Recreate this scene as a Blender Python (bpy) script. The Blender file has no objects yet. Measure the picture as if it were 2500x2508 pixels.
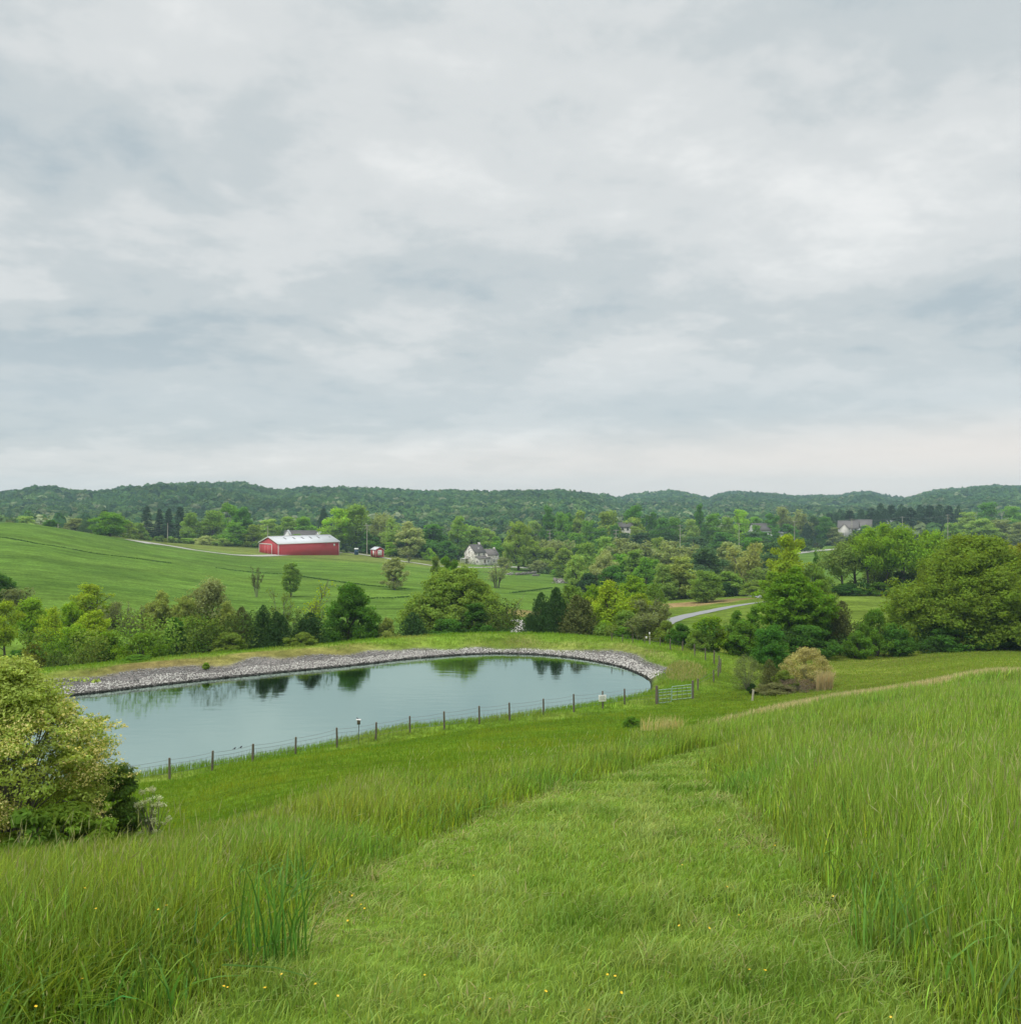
import bpy, math, random
import numpy as np

# ------------------------------------------------------------------ camera, sky, sun, exposure
SC = bpy.context.scene
F_PX, U0, V0 = 2165.0, 1250.0, 1225.0          # focal length and horizon in pixels of the 2500 px photograph
cam_d = bpy.data.cameras.new("camera")
cam = bpy.data.objects.new("camera", cam_d)
SC.collection.objects.link(cam)
cam.location = (0, 0, 0)
cam.rotation_euler = (math.radians(90), 0, 0)
cam_d.sensor_fit = 'AUTO'
cam_d.sensor_width = 36
cam_d.lens = 36 * F_PX / 2508
cam_d.shift_y = -(1254 - V0) / 2508
cam_d.clip_start = 0.1
cam_d.clip_end = 30000
SC.camera = cam

SUN_EL, SUN_AZ = 56.0, -138.0                    # azimuth clockwise from the view direction
sd = bpy.data.lights.new("sun", 'SUN')
sd.energy = 1.5
sd.angle = math.radians(18)
sd.color = (1.0, 0.96, 0.9)
sun = bpy.data.objects.new("sun", sd)
SC.collection.objects.link(sun)
sun.rotation_euler = (math.radians(90 - SUN_EL), 0, math.radians(180 - SUN_AZ))

W = bpy.data.worlds.new("World")
SC.world = W
W.use_nodes = True


def build_world():
    nt = W.node_tree
    nt.nodes.clear()
    N, L = nt.nodes.new, nt.links.new
    out = N('ShaderNodeOutputWorld')
    bg = N('ShaderNodeBackground')
    bg.inputs['Strength'].default_value = 0.1
    L(bg.outputs[0], out.inputs[0])
    sky = N('ShaderNodeTexSky')
    sky.sky_type = 'NISHITA'
    sky.sun_disc = False
    sky.sun_elevation = math.radians(SUN_EL)
    sky.sun_rotation = math.radians(SUN_AZ)
    tc = N('ShaderNodeTexCoord')
    sep = N('ShaderNodeSeparateXYZ')
    L(tc.outputs['Generated'], sep.inputs[0])

    def m(op, a, b=None, c=None, clamp=False):
        n = N('ShaderNodeMath')
        n.operation = op
        n.use_clamp = clamp
        for i, v in enumerate((a, b, c)):
            if v is None:
                continue
            if isinstance(v, (int, float)):
                n.inputs[i].default_value = v
            else:
                L(v, n.inputs[i])
        return n.outputs[0]
    x, y, z = sep.outputs
    zc = m('ADD', m('MAXIMUM', z, 0.0), 0.21)
    comb = N('ShaderNodeCombineXYZ')
    L(m('DIVIDE', x, zc), comb.inputs[0])
    L(m('DIVIDE', y, zc), comb.inputs[1])

    def noise(scale, detail, rough, dist, loc, rot=0, sc=(1, 1, 1)):
        mp = N('ShaderNodeMapping')
        mp.inputs['Location'].default_value = loc
        mp.inputs['Rotation'].default_value = (0, 0, math.radians(rot))
        mp.inputs['Scale'].default_value = sc
        L(comb.outputs[0], mp.inputs[0])
        n = N('ShaderNodeTexNoise')
        n.inputs['Scale'].default_value = scale
        n.inputs['Detail'].default_value = detail
        n.inputs['Roughness'].default_value = rough
        n.inputs['Distortion'].default_value = dist
        L(mp.outputs[0], n.inputs['Vector'])
        return n.outputs['Fac']

    def mix(fac, a, b):
        n = N('ShaderNodeMix')
        n.data_type = 'RGBA'
        if isinstance(fac, (int, float)):
            n.inputs[0].default_value = fac
        else:
            L(fac, n.inputs[0])
        for i, v in ((6, a), (7, b)):
            if isinstance(v, tuple):
                n.inputs[i].default_value = (*v, 1)
            else:
                L(v, n.inputs[i])
        return n.outputs[2]

    def ramp(fac, stops):
        n = N('ShaderNodeValToRGB')
        cr = n.color_ramp
        cr.interpolation = 'EASE'
        while len(cr.elements) < len(stops):
            cr.elements.new(0.5)
        for e, (p, c) in zip(cr.elements, stops):
            e.position = p
            e.color = (*c, 1)
        L(fac, n.inputs[0])
        return n.outputs[0]
    big = noise(0.75, 3.0, 0.5, 0.5, (3.1, 1.3, 0), -24, (1.0, 1.25, 1))
    mid = noise(2.4, 6.0, 0.55, 0.25, (7.2, 4.4, 0), -20, (1.0, 1.05, 1))
    fine = noise(7.5, 8.0, 0.6, 0.15, (1.7, 9.1, 0), -14, (1.0, 1.0, 1))
    s = m('ADD', m('ADD', m('MULTIPLY', big, 0.48), m('MULTIPLY', mid, 0.34)), m('MULTIPLY', fine, 0.18))
    col = ramp(s, [(0.37, CLOUD[0]), (0.46, CLOUD[1]), (0.535, CLOUD[2]), (0.65, CLOUD[3])])
    # a low blue grey layer, then the warm clear band at the horizon; an overcast sky is brightest overhead
    lay = m('MULTIPLY', m('SUBTRACT', 1.0, m('MULTIPLY', m('ABSOLUTE', m('SUBTRACT', z, 0.105)), 16.0), clamp=True), 0.55)
    col = mix(lay, col, (4.75, 5.25, 5.5))
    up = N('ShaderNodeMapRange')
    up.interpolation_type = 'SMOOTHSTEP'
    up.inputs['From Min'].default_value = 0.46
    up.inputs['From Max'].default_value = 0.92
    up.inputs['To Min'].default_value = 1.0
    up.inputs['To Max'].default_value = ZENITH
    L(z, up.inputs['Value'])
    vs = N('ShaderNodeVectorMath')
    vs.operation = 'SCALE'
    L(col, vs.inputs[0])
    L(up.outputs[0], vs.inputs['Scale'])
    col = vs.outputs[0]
    hz = N('ShaderNodeMapRange')
    hz.interpolation_type = 'SMOOTHSTEP'
    hz.inputs['From Min'].default_value = 0.03
    hz.inputs['From Max'].default_value = 0.09
    hz.inputs['To Min'].default_value = 0.9
    hz.inputs['To Max'].default_value = 0.0
    L(m('SUBTRACT', z, m('MULTIPLY', x, 0.03)), hz.inputs['Value'])
    col = mix(m('MULTIPLY', hz.outputs[0], m('ADD', 0.72, m('MULTIPLY', x, 0.55)), clamp=True), col, HORIZON)
    below = m('LESS_THAN', z, -0.02)
    col = mix(below, col, (0.9, 1.3, 0.6))
    col = mix(0.05, col, sky.outputs[0])
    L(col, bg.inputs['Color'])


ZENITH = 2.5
CLOUD = [(3.7, 4.3, 4.62), (4.7, 5.1, 5.22), (5.65, 5.88, 5.9), (6.9, 7.0, 6.92)]
HORIZON = (7.4, 6.75, 6.3)
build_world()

SC.view_settings.view_transform = 'Standard'
SC.view_settings.look = 'None'
SC.view_settings.gamma = 1
SC.view_settings.use_curve_mapping = False
SC.view_settings.exposure = 0.36
HAZE = 0.00019
SC.render.engine = 'CYCLES'
cy = SC.cycles
cy.max_bounces = 5
cy.diffuse_bounces = 4
cy.glossy_bounces = 2
cy.transmission_bounces = 3
cy.volume_bounces = 0
cy.transparent_max_bounces = 4
cy.use_denoising = True
cy.denoising_prefilter = 'ACCURATE'
cy.use_adaptive_sampling = True
cy.adaptive_threshold = 0.008
SC.render.filter_size = 1.15
cy.caustics_reflective = False
cy.caustics_refractive = False

# ------------------------------------------------------------------ helpers
RNG = np.random.default_rng(11)
COL = SC.collection


def tag(o, label=None, cat=None, group=None, kind=None):
    if label:
        o['label'] = label
    if cat:
        o['category'] = cat
    if group:
        o['group'] = group
    if kind:
        o['kind'] = kind
    return o


def link(o, parent=None):
    COL.objects.link(o)
    if parent is not None:
        o.parent = parent
    return o


def empty(name, loc, rz=0.0, sc=(1, 1, 1)):
    o = bpy.data.objects.new(name, None)
    o.empty_display_size = 0.3
    o.location = loc
    o.rotation_euler = (0, 0, rz)
    o.scale = sc
    COL.objects.link(o)
    return o


def np_mesh(name, V, faces, attrs=None, smooth=False, mats=()):
    """faces: list of (n,k) int arrays; attrs: {name: (n,) or (n,3) per point}"""
    V = np.asarray(V, np.float32).reshape(-1, 3)
    if not isinstance(faces, (list, tuple)):
        faces = [faces]
    faces = [np.asarray(f, np.int32) for f in faces if len(f)]
    me = bpy.data.meshes.new(name)
    me.vertices.add(len(V))
    me.vertices.foreach_set('co', V.ravel())
    nl = sum(f.size for f in faces)
    npoly = sum(len(f) for f in faces)
    me.loops.add(nl)
    me.polygons.add(npoly)
    me.loops.foreach_set('vertex_index', np.concatenate([f.ravel() for f in faces]))
    starts, s = [], 0
    for f in faces:
        starts.append(s + np.arange(len(f), dtype=np.int32) * f.shape[1])
        s += f.size
    me.polygons.foreach_set('loop_start', np.concatenate(starts).astype(np.int32))
    if smooth:
        me.polygons.foreach_set('use_smooth', np.ones(npoly, bool))
    for k, a in (attrs or {}).items():
        a = np.asarray(a, np.float32)
        if a.ndim == 1:
            at = me.attributes.new(k, 'FLOAT', 'POINT')
            at.data.foreach_set('value', a)
        else:
            at = me.attributes.new(k, 'FLOAT_COLOR', 'POINT')
            if a.shape[1] == 3:
                a = np.concatenate([a, np.ones((len(a), 1), np.float32)], 1)
            at.data.foreach_set('color', a.ravel())
    for mm in mats:
        me.materials.append(mm)
    me.update(calc_edges=True)
    return me


def obj(name, me, parent=None, loc=(0, 0, 0)):
    o = bpy.data.objects.new(name, me)
    o.location = loc
    return link(o, parent)


class MB:
    """collects boxes, tubes and prisms into one mesh"""

    def __init__(self):
        self.V, self.F3, self.F4, self.n = [], [], [], 0

    def add(self, V, f4=None, f3=None):
        V = np.asarray(V, float).reshape(-1, 3)
        self.V.append(V)
        if f4 is not None and len(f4):
            self.F4.append(np.asarray(f4, int).reshape(-1, 4) + self.n)
        if f3 is not None and len(f3):
            self.F3.append(np.asarray(f3, int).reshape(-1, 3) + self.n)
        self.n += len(V)
        return self

    def box(self, x0, y0, z0, x1, y1, z1):
        V = [(x, y, z) for z in (z0, z1) for y in (y0, y1) for x in (x0, x1)]
        return self.add(V, [(0, 2, 3, 1), (4, 5, 7, 6), (0, 1, 5, 4), (2, 6, 7, 3), (0, 4, 6, 2), (1, 3, 7, 5)])

    def hexa(self, V):
        """eight corners ordered like box()"""
        return self.add(V, [(0, 2, 3, 1), (4, 5, 7, 6), (0, 1, 5, 4), (2, 6, 7, 3), (0, 4, 6, 2), (1, 3, 7, 5)])

    def prism(self, poly, axis, a0, a1):
        """poly: list of 2D points; axis 0 -> (a, p, q); axis 1 -> (p, a, q)"""
        n = len(poly)
        V = []
        for a in (a0, a1):
            for p, q in poly:
                V.append((a, p, q) if axis == 0 else (p, a, q))
        f4 = [(i, (i + 1) % n, n + (i + 1) % n, n + i) for i in range(n)]
        f3 = [(0, i + 1, i) for i in range(1, n - 1)] + [(n, n + i, n + i + 1) for i in range(1, n - 1)]
        return self.add(V, f4, f3)

    def tube(self, pts, rad, sides=6):
        V, F = tube(pts, rad, sides)
        return self.add(V, F)

    def build(self, name, mat, parent=None, smooth=False, loc=(0, 0, 0), bevel=0):
        V = np.concatenate(self.V)
        fs = []
        if self.F4:
            fs.append(np.concatenate(self.F4))
        if self.F3:
            fs.append(np.concatenate(self.F3))
        o = obj(name, np_mesh(name, V, fs, None, smooth, [mat]), parent, loc)
        if bevel:
            b = o.modifiers.new('bevel', 'BEVEL')
            b.width = bevel
            b.segments = 2
        return o


def tube(pts, rad, sides=6):
    P = np.asarray(pts, float)
    n = len(P)
    R = np.broadcast_to(np.asarray(rad, float), (n,))
    T = np.gradient(P, axis=0)
    T /= np.linalg.norm(T, axis=1, keepdims=True) + 1e-9
    ref = np.where(np.abs(T[:, 2:3]) > 0.9, np.array([[1.0, 0, 0]]), np.array([[0, 0, 1.0]]))
    A = np.cross(T, ref)
    A /= np.linalg.norm(A, axis=1, keepdims=True) + 1e-9
    B = np.cross(T, A)
    ang = np.arange(sides) * 2 * math.pi / sides
    V = P[:, None] + R[:, None, None] * (np.cos(ang)[None, :, None] * A[:, None] + np.sin(ang)[None, :, None] * B[:, None])
    i = np.arange(n - 1)[:, None] * sides
    j = np.arange(sides)[None]
    k = (j + 1) % sides
    F = np.stack([i + j, i + k, i + sides + k, i + sides + j], -1).reshape(-1, 4)
    V = V.reshape(-1, 3)
    # close both ends with a point
    return V, F


def smoothstep(a, b, x):
    t = np.clip((x - a) / (b - a), 0, 1)
    return t * t * (3 - 2 * t)


_wr = np.random.default_rng(5)
_wk = [(_wr.normal(size=2), _wr.uniform(0, 6.28)) for _ in range(14)]


def wav(x, y, scale):
    """cheap smooth noise about 0, amplitude about 1"""
    s = 0
    for k, ph in _wk:
        s = s + np.sin((x * k[0] + y * k[1]) / scale * 2.2 + ph)
    return s / 3.2


# ------------------------------------------------------------------ terrain
ROWS = [5, 10, 15, 20, 25, 30, 35, 40, 50, 60, 75, 90, 110, 140, 180, 230, 300, 360, 400, 430, 500, 600]
TAB = {
    0: [-2.7, -4.3, -5.9, -7.5, -9.0, -10.5, -12, -13.4, -15, -15.5, -16, -17, -17.5, -17.1, -16.2, -14.2, -10.8, -8.8, -12, -15, -24, -30],
    250: [-2.7, -4.25, -5.95, -7.45, -8.85, -10.25, -11.6, -13, -15, -15.5, -16, -17, -18, -17.8, -17.9, -17.6, -16.4, -14.6, -15.5, -17.5, -24, -30],
    416: [-2.65, -4.2, -5.9, -7.4, -8.75, -10.1, -11.4, -12.8, -15, -15.5, -16, -17.5, -18.8, -19, -19.6, -20, -20, -19.6, -19.9, -20.5, -25, -31],
    640: [-2.65, -4.05, -5.6, -6.95, -8.2, -9.4, -10.6, -11.9, -14.2, -15.4, -16, -17.5, -19.2, -20.4, -21.8, -22.9, -23.8, -24.1, -24.1, -23.8, -25, -32],
    900: [-2.65, -3.95, -5.25, -6.5, -7.75, -8.95, -10.15, -11.35, -13.8, -15.3, -16, -17.5, -19.5, -21, -22, -23.4, -25.3, -26.3, -26.7, -26.6, -29, -33],
    1200: [-2.65, -3.85, -5.0, -6.2, -7.4, -8.6, -9.75, -10.8, -13, -14.9, -15.8, -17, -18.3, -20, -22.3, -25.2, -28.6, -30.6, -31.6, -31.9, -34, -36],
    1400: [-2.62, -3.8, -4.92, -6.1, -7.25, -8.4, -9.5, -10.6, -12.6, -14.4, -15.6, -16.5, -17.8, -20.6, -23.3, -26.4, -29.8, -32.3, -33.6, -34.5, -36, -36],
    1700: [-2.6, -3.7, -4.85, -6.05, -7.1, -8.2, -9.3, -10.4, -12.3, -14.1, -15.2, -15.9, -17.2, -19.6, -22.2, -25.2, -28.5, -30, -31, -31.5, -32, -33],
    2100: [-2.55, -3.55, -4.6, -5.5, -6.5, -7.5, -8.45, -9.4, -11.3, -13, -14.9, -16.4, -17.9, -18.5, -19.8, -23, -26, -27.5, -28, -28.5, -28, -28],
    2500: [-2.5, -3.5, -4.4, -5.1, -6, -6.9, -7.75, -8.6, -10, -11.6, -13.6, -15.6, -17.6, -19, -20, -22, -24, -25, -25.5, -25.5, -25.5, -27],
}


def pchip(x, y, xi):
    x, y = np.asarray(x, float), np.asarray(y, float)
    h = np.diff(x)
    d = np.diff(y, axis=0) / (h if y.ndim == 1 else h[:, None])
    m = np.zeros_like(y)
    hh = h if y.ndim == 1 else h[:, None]
    w1, w2 = 2 * hh[1:] + hh[:-1], hh[1:] + 2 * hh[:-1]
    ok = d[1:] * d[:-1] > 0
    with np.errstate(divide='ignore', invalid='ignore'):
        mm = (w1 + w2) / (w1 / d[:-1] + w2 / d[1:])
    m[1:-1] = np.where(ok, mm, 0)
    m[0], m[-1] = d[0], d[-1]
    i = np.clip(np.searchsorted(x, xi) - 1, 0, len(x) - 2)
    t = (xi - x[i]) / h[i]
    hi = h[i]
    if y.ndim > 1:
        t, hi = t[:, None], hi[:, None]
    return ((1 + 2 * t) * (1 - t) ** 2 * y[i] + t * (1 - t) ** 2 * hi * m[i]
            + t * t * (3 - 2 * t) * y[i + 1] + t * t * (t - 1) * hi * m[i + 1])


LR = np.linspace(math.log(0.5), math.log(700), 420)        # log radius grid
_cols, _th = [], []
for u_, zs in TAB.items():
    a_ = (u_ - U0) / F_PX
    q = math.sqrt(1 + a_ * a_)
    rr = [0.5] + [r_ * q for r_ in ROWS] + [700 * q]
    zz = [-1.75] + zs + [zs[-1] - 1.5]
    _cols.append(pchip(np.log(rr), zz, np.clip(LR, math.log(0.5), math.log(700))))
    _th.append(math.atan(a_))
_first, _last = _cols[0], _cols[-1]
flat = -1.75 - 0.10 * np.minimum(np.exp(LR), 60) - 0.02 * np.clip(np.exp(LR) - 60, 0, 700)
rise = -1.75 + 0.16 * np.minimum(np.exp(LR), 90)
TH = np.array([-math.pi, -1.9, -0.95] + _th + [0.95, 1.9, math.pi])
GR = np.stack([rise, flat, _first * 0.9 + flat * 0.1] + _cols + [_last * 0.9 + flat * 0.1, flat, rise])
FTH = np.radians(np.concatenate([np.arange(-180, -45, 3.0), np.arange(-45, 45.01, 0.5), np.arange(48, 180.1, 3.0)]))
GF = pchip(TH, GR, FTH)
ker = np.exp(-0.5 * (np.arange(-4, 5) / 1.8) ** 2)
ker /= ker.sum()
GF = np.apply_along_axis(lambda c: np.convolve(np.pad(c, 4, mode='edge'), ker, 'valid'), 1, GF)

RIDGE = [(-600, 1204), (-200, 1206), (0, 1208), (60, 1200), (80, 1193), (130, 1194), (175, 1200), (230, 1201), (310, 1190), (390, 1184), (480, 1184), (530, 1189),
         (600, 1190), (665, 1203), (690, 1202), (750, 1194), (830, 1198), (900, 1204), (980, 1203), (1050, 1202), (1100, 1199),
         (1150, 1203), (1200, 1207), (1280, 1204), (1350, 1201), (1400, 1201), (1450, 1212), (1520, 1221), (1550, 1215), (1600, 1213),
         (1650, 1209), (1700, 1215), (1736, 1223), (1760, 1212), (1810, 1208), (1870, 1212), (1970, 1219), (2000, 1215), (2050, 1218),
         (2090, 1209), (2130, 1209), (2180, 1222), (2230, 1221), (2280, 1206), (2330, 1202), (2400, 1196), (2450, 1197), (2500, 1199), (2700, 1200), (3100, 1203)]
_ru = np.array([p[0] for p in RIDGE], float)
_rv = np.array([p[1] for p in RIDGE], float)
RTH = np.arctan((_ru - U0) / F_PX)


def ridge_r(th):
    u = U0 + F_PX * np.tan(np.clip(th, -1.0, 1.0))
    y = 1400 + 800 * smoothstep(1430, 1560, u) - 350 * smoothstep(2150, 2260, u)
    return y / np.cos(np.clip(th, -0.9, 0.9))


def ridge_z(th):
    v = np.interp(th, RTH, _rv)
    return (V0 - v) / F_PX * ridge_r(th) * np.cos(np.clip(th, -0.9, 0.9)) - 13.5


def base_z(x, y):
    x, y = np.asarray(x, float), np.asarray(y, float)
    th, r = np.arctan2(x, y), np.hypot(x, y)
    fi = np.interp(th, FTH, np.arange(len(FTH)))
    fj = np.clip((np.log(np.maximum(r, 0.5)) - LR[0]) / (LR[1] - LR[0]), 0, len(LR) - 1.001)
    i, j = np.minimum(fi.astype(int), len(FTH) - 2), fj.astype(int)
    a, b = fi - i, fj - j
    z = (GF[i, j] * (1 - a) * (1 - b) + GF[i + 1, j] * a * (1 - b) + GF[i, j + 1] * (1 - a) * b + GF[i + 1, j + 1] * a * b)
    rr = ridge_r(th)
    t = smoothstep(650, rr, r)
    zf = -33 + (ridge_z(th) + 33) * t - 0.03 * np.clip(r - rr, 0, 1500)
    w = smoothstep(560, 720, r)
    return z * (1 - w) + zf * w


# ---- the pond: water level, outline (read off the picture on the water plane)
ZW, ZC = -15.6, -14.35
_far = [(161, 1706), (406, 1676), (654, 1650), (900, 1627), (987, 1615), (1127, 1604), (1220, 1600), (1361, 1605), (1501, 1627), (1571, 1653), (1596, 1672)]
_near = [(1580, 1694), (1403, 1727), (1174, 1760), (917, 1783), (827, 1812), (621, 1849), (416, 1877), (329, 1896)]


def on_plane(u, v, z=ZW):
    y = -z * F_PX / (v - V0)
    return ((u - U0) / F_PX * y, y)


POND = [(-58, 56)] + [on_plane(*p) for p in _far] + [(p[0], p[1] - 1.6) for p in (on_plane(*q) for q in _near)] + [(-30, 46.5), (-52, 43)]
POND = np.array(POND)
# round the outline off (Chaikin)
for _ in range(2):
    nx_ = np.roll(POND, -1, 0)
    POND = np.stack([POND * 0.75 + nx_ * 0.25, POND * 0.25 + nx_ * 0.75], 1).reshape(-1, 2)


def pond_sd(x, y):
    """signed distance to the shoreline, positive on land"""
    x, y = np.asarray(x, float), np.asarray(y, float)
    sh = x.shape
    x, y = x.ravel(), y.ravel()
    res = np.full(x.shape, 60.0)
    c = np.where((x > -95) & (x < 50) & (y > 10) & (y < 130))[0]
    if len(c):
        px, py = x[c], y[c]
        best = np.full(len(c), 1e9)
        ins = np.zeros(len(c), bool)
        n = len(POND)
        for i in range(n):
            ax, ay = POND[i]
            bx, by = POND[(i + 1) % n]
            ex, ey = bx - ax, by - ay
            t = np.clip(((px - ax) * ex + (py - ay) * ey) / (ex * ex + ey * ey + 1e-9), 0, 1)
            best = np.minimum(best, (px - ax - t * ex) ** 2 + (py - ay - t * ey) ** 2)
            cr = ((ay > py) != (by > py)) & (px < ex * (py - ay) / (ey if abs(ey) > 1e-9 else 1e-9) + ax)
            ins ^= cr
        d = np.sqrt(best)
        res[c] = np.where(ins, -d, d)
    return res.reshape(sh)


def pond_near(x, y):
    return smoothstep(3, -3, y - (60 + (x + 35) * 0.36))


def gz(x, y):
    z = base_z(x, y)
    s = pond_sd(x, y)
    nr = pond_near(np.asarray(x, float), np.asarray(y, float))
    prof = np.where(s < 0, ZW + np.maximum(s * 0.45, -2.2), ZW + (ZC - ZW) * np.clip(s / 4.2, 0, 1) ** 0.85)
    prof = prof - 0.09 * np.clip(s - 4.8, 0, 3) - 0.03 * np.clip(s - 7.8, 0, 20)
    w = smoothstep(6.8 - 3.0 * nr, 17 - 8.0 * nr, s)
    return prof * (1 - w) + z * w


def hit(u, v, ymax=2500):
    """where the line of sight through photograph pixel (u, v) meets the ground"""
    ys = np.exp(np.linspace(math.log(2.0), math.log(ymax), 3000))
    xs = (u - U0) / F_PX * ys
    d = (V0 - v) / F_PX * ys - gz(xs, ys)
    k = np.where(d <= 0)[0]
    if not len(k):
        k = [len(ys) - 1]
    i = k[0]
    if i == 0:
        return np.array((xs[0], ys[0], gz(xs[:1], ys[:1])[0]))
    t = d[i - 1] / (d[i - 1] - d[i] + 1e-12)
    y = ys[i - 1] + t * (ys[i] - ys[i - 1])
    x = (u - U0) / F_PX * y
    return np.array((x, y, float(gz(np.array([x]), np.array([y]))[0])))


def at(u, y):
    """ground point under image column u at depth y"""
    x = (u - U0) / F_PX * y
    return np.array((x, y, float(gz(np.array([x]), np.array([float(y)]))[0])))


def ztop(v, y):
    return (V0 - v) / F_PX * y


# ---- zones of the near ground, in plan
def dist_poly(x, y, P):
    best = np.full(np.shape(x), 1e9)
    tt = np.zeros(np.shape(x))
    L = 0
    for (ax, ay), (bx, by) in zip(P[:-1], P[1:]):
        ex, ey = bx - ax, by - ay
        ll = math.hypot(ex, ey)
        t = np.clip(((x - ax) * ex + (y - ay) * ey) / (ll * ll + 1e-9), 0, 1)
        d = np.hypot(x - ax - t * ex, y - ay - t * ey)
        m_ = d < best
        best = np.where(m_, d, best)
        tt = np.where(m_, L + t * ll, tt)
        L += ll
    return best, tt


def in_poly(x, y, P):
    ins = np.zeros(np.shape(x), bool)
    n = len(P)
    for i in range(n):
        ax, ay = P[i]
        bx, by = P[(i + 1) % n]
        ey = by - ay if abs(by - ay) > 1e-9 else 1e-9
        ins ^= ((ay > y) != (by > y)) & (x < (bx - ax) * (y - ay) / ey + ax)
    return ins


_pl = [(539, 2452), (682, 2354), (747, 2264), (876, 2160), (996, 2087), (1080, 2055), (1197, 1999), (1314, 1957), (1420, 1925), (1501, 1900), (1600, 1882), (1690, 1871)]
_pr = [(2270, 2480), (2190, 2393), (2085, 2290), (2035, 2212), (1899, 2069), (1821, 1990), (1763, 1945), (1712, 1890)]
PATH_L = [(-1.9, -1), (-1.8, 2)] + [tuple(hit(*p)[:2]) for p in _pl]
PATH_R = [(2.0, -1), (2.2, 2)] + [tuple(hit(*p)[:2]) for p in _pr]
PATH_POLY = PATH_L + PATH_R[::-1]
_pc = [(1690, 1874), (1800, 1832), (2000, 1783), (2160, 1745), (2324, 1709), (2520, 1672)]
PATH_C = [tuple(hit(*p)[:2]) for p in _pc]
DRY_C = [tuple(hit(*p)[:2]) for p in [(1735, 1783), (1816, 1768), (1950, 1740), (2100, 1709), (2300, 1680), (2520, 1655)]]
TALL_B = [(-40, 12), (-9.5, 15.0)] + [tuple(hit(*p)[:2]) for p in [(402, 2056), (490, 2025), (678, 1985), (804, 1960), (1080, 1915), (1314, 1886), (1501, 1850), (1700, 1805), (1816, 1782), (1950, 1753), (2100, 1722), (2300, 1690), (2520, 1660)]] + [(60, 62)]
_tb = np.array(TALL_B)
_tbth = np.arctan2(_tb[:, 0], _tb[:, 1])
_tbr = np.hypot(_tb[:, 0], _tb[:, 1])


def path_mask(x, y):
    return in_poly(x, y, PATH_POLY) | (dist_poly(x, y, PATH_C)[0] < 1.15)


def path_sd(x, y):
    """distance inside/outside the mown path edge (positive outside)"""
    P = PATH_L
    d = np.minimum(dist_poly(x, y, PATH_L)[0], dist_poly(x, y, PATH_R)[0])
    return np.where(in_poly(x, y, PATH_POLY), -d, d)


def tall_edge(x, y):
    """metres by which a point lies inside the tall grass boundary"""
    th, r = np.arctan2(x, y), np.hypot(x, y)
    rb = np.interp(th, _tbth, _tbr)
    return rb + 0.6 * wav(x, y, 2.5) - r

# ------------------------------------------------------------------ materials
def new_mat(name):
    m_ = bpy.data.materials.new(name)
    m_.use_nodes = True
    nt = m_.node_tree
    nt.nodes.clear()
    return m_, nt, nt.nodes.new, nt.links.new


def plain(name, col, rough=0.7, metal=0.0, var=0.12, scale=3.0, bump=0.0, spec=0.3):
    """a surface of one colour with procedural mottling"""
    m_, nt, N, L = new_mat(name)
    out, bs = N('ShaderNodeOutputMaterial'), N('ShaderNodeBsdfPrincipled')
    L(bs.outputs[0], out.inputs[0])
    tc, nz = N('ShaderNodeTexCoord'), N('ShaderNodeTexNoise')
    nz.inputs['Scale'].default_value = scale
    nz.inputs['Detail'].default_value = 6
    nz.inputs['Roughness'].default_value = 0.65
    L(tc.outputs['Object'], nz.inputs['Vector'])
    mr = N('ShaderNodeMapRange')
    mr.inputs['From Min'].default_value = 0.25
    mr.inputs['From Max'].default_value = 0.75
    mr.inputs['To Min'].default_value = 1 - var
    mr.inputs['To Max'].default_value = 1 + var
    L(nz.outputs['Fac'], mr.inputs['Value'])
    mx = N('ShaderNodeVectorMath')
    mx.operation = 'SCALE'
    mx.inputs[0].default_value = col
    L(mr.outputs[0], mx.inputs['Scale'])
    L(mx.outputs[0], bs.inputs['Base Color'])
    bs.inputs['Roughness'].default_value = rough
    bs.inputs['Metallic'].default_value = metal
    bs.inputs['Specular IOR Level'].default_value = spec
    if bump:
        b = N('ShaderNodeBump')
        b.inputs['Strength'].default_value = bump
        b.inputs['Distance'].default_value = 0.05
        L(nz.outputs['Fac'], b.inputs['Height'])
        L(b.outputs[0], bs.inputs['Normal'])
    return m_


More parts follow.
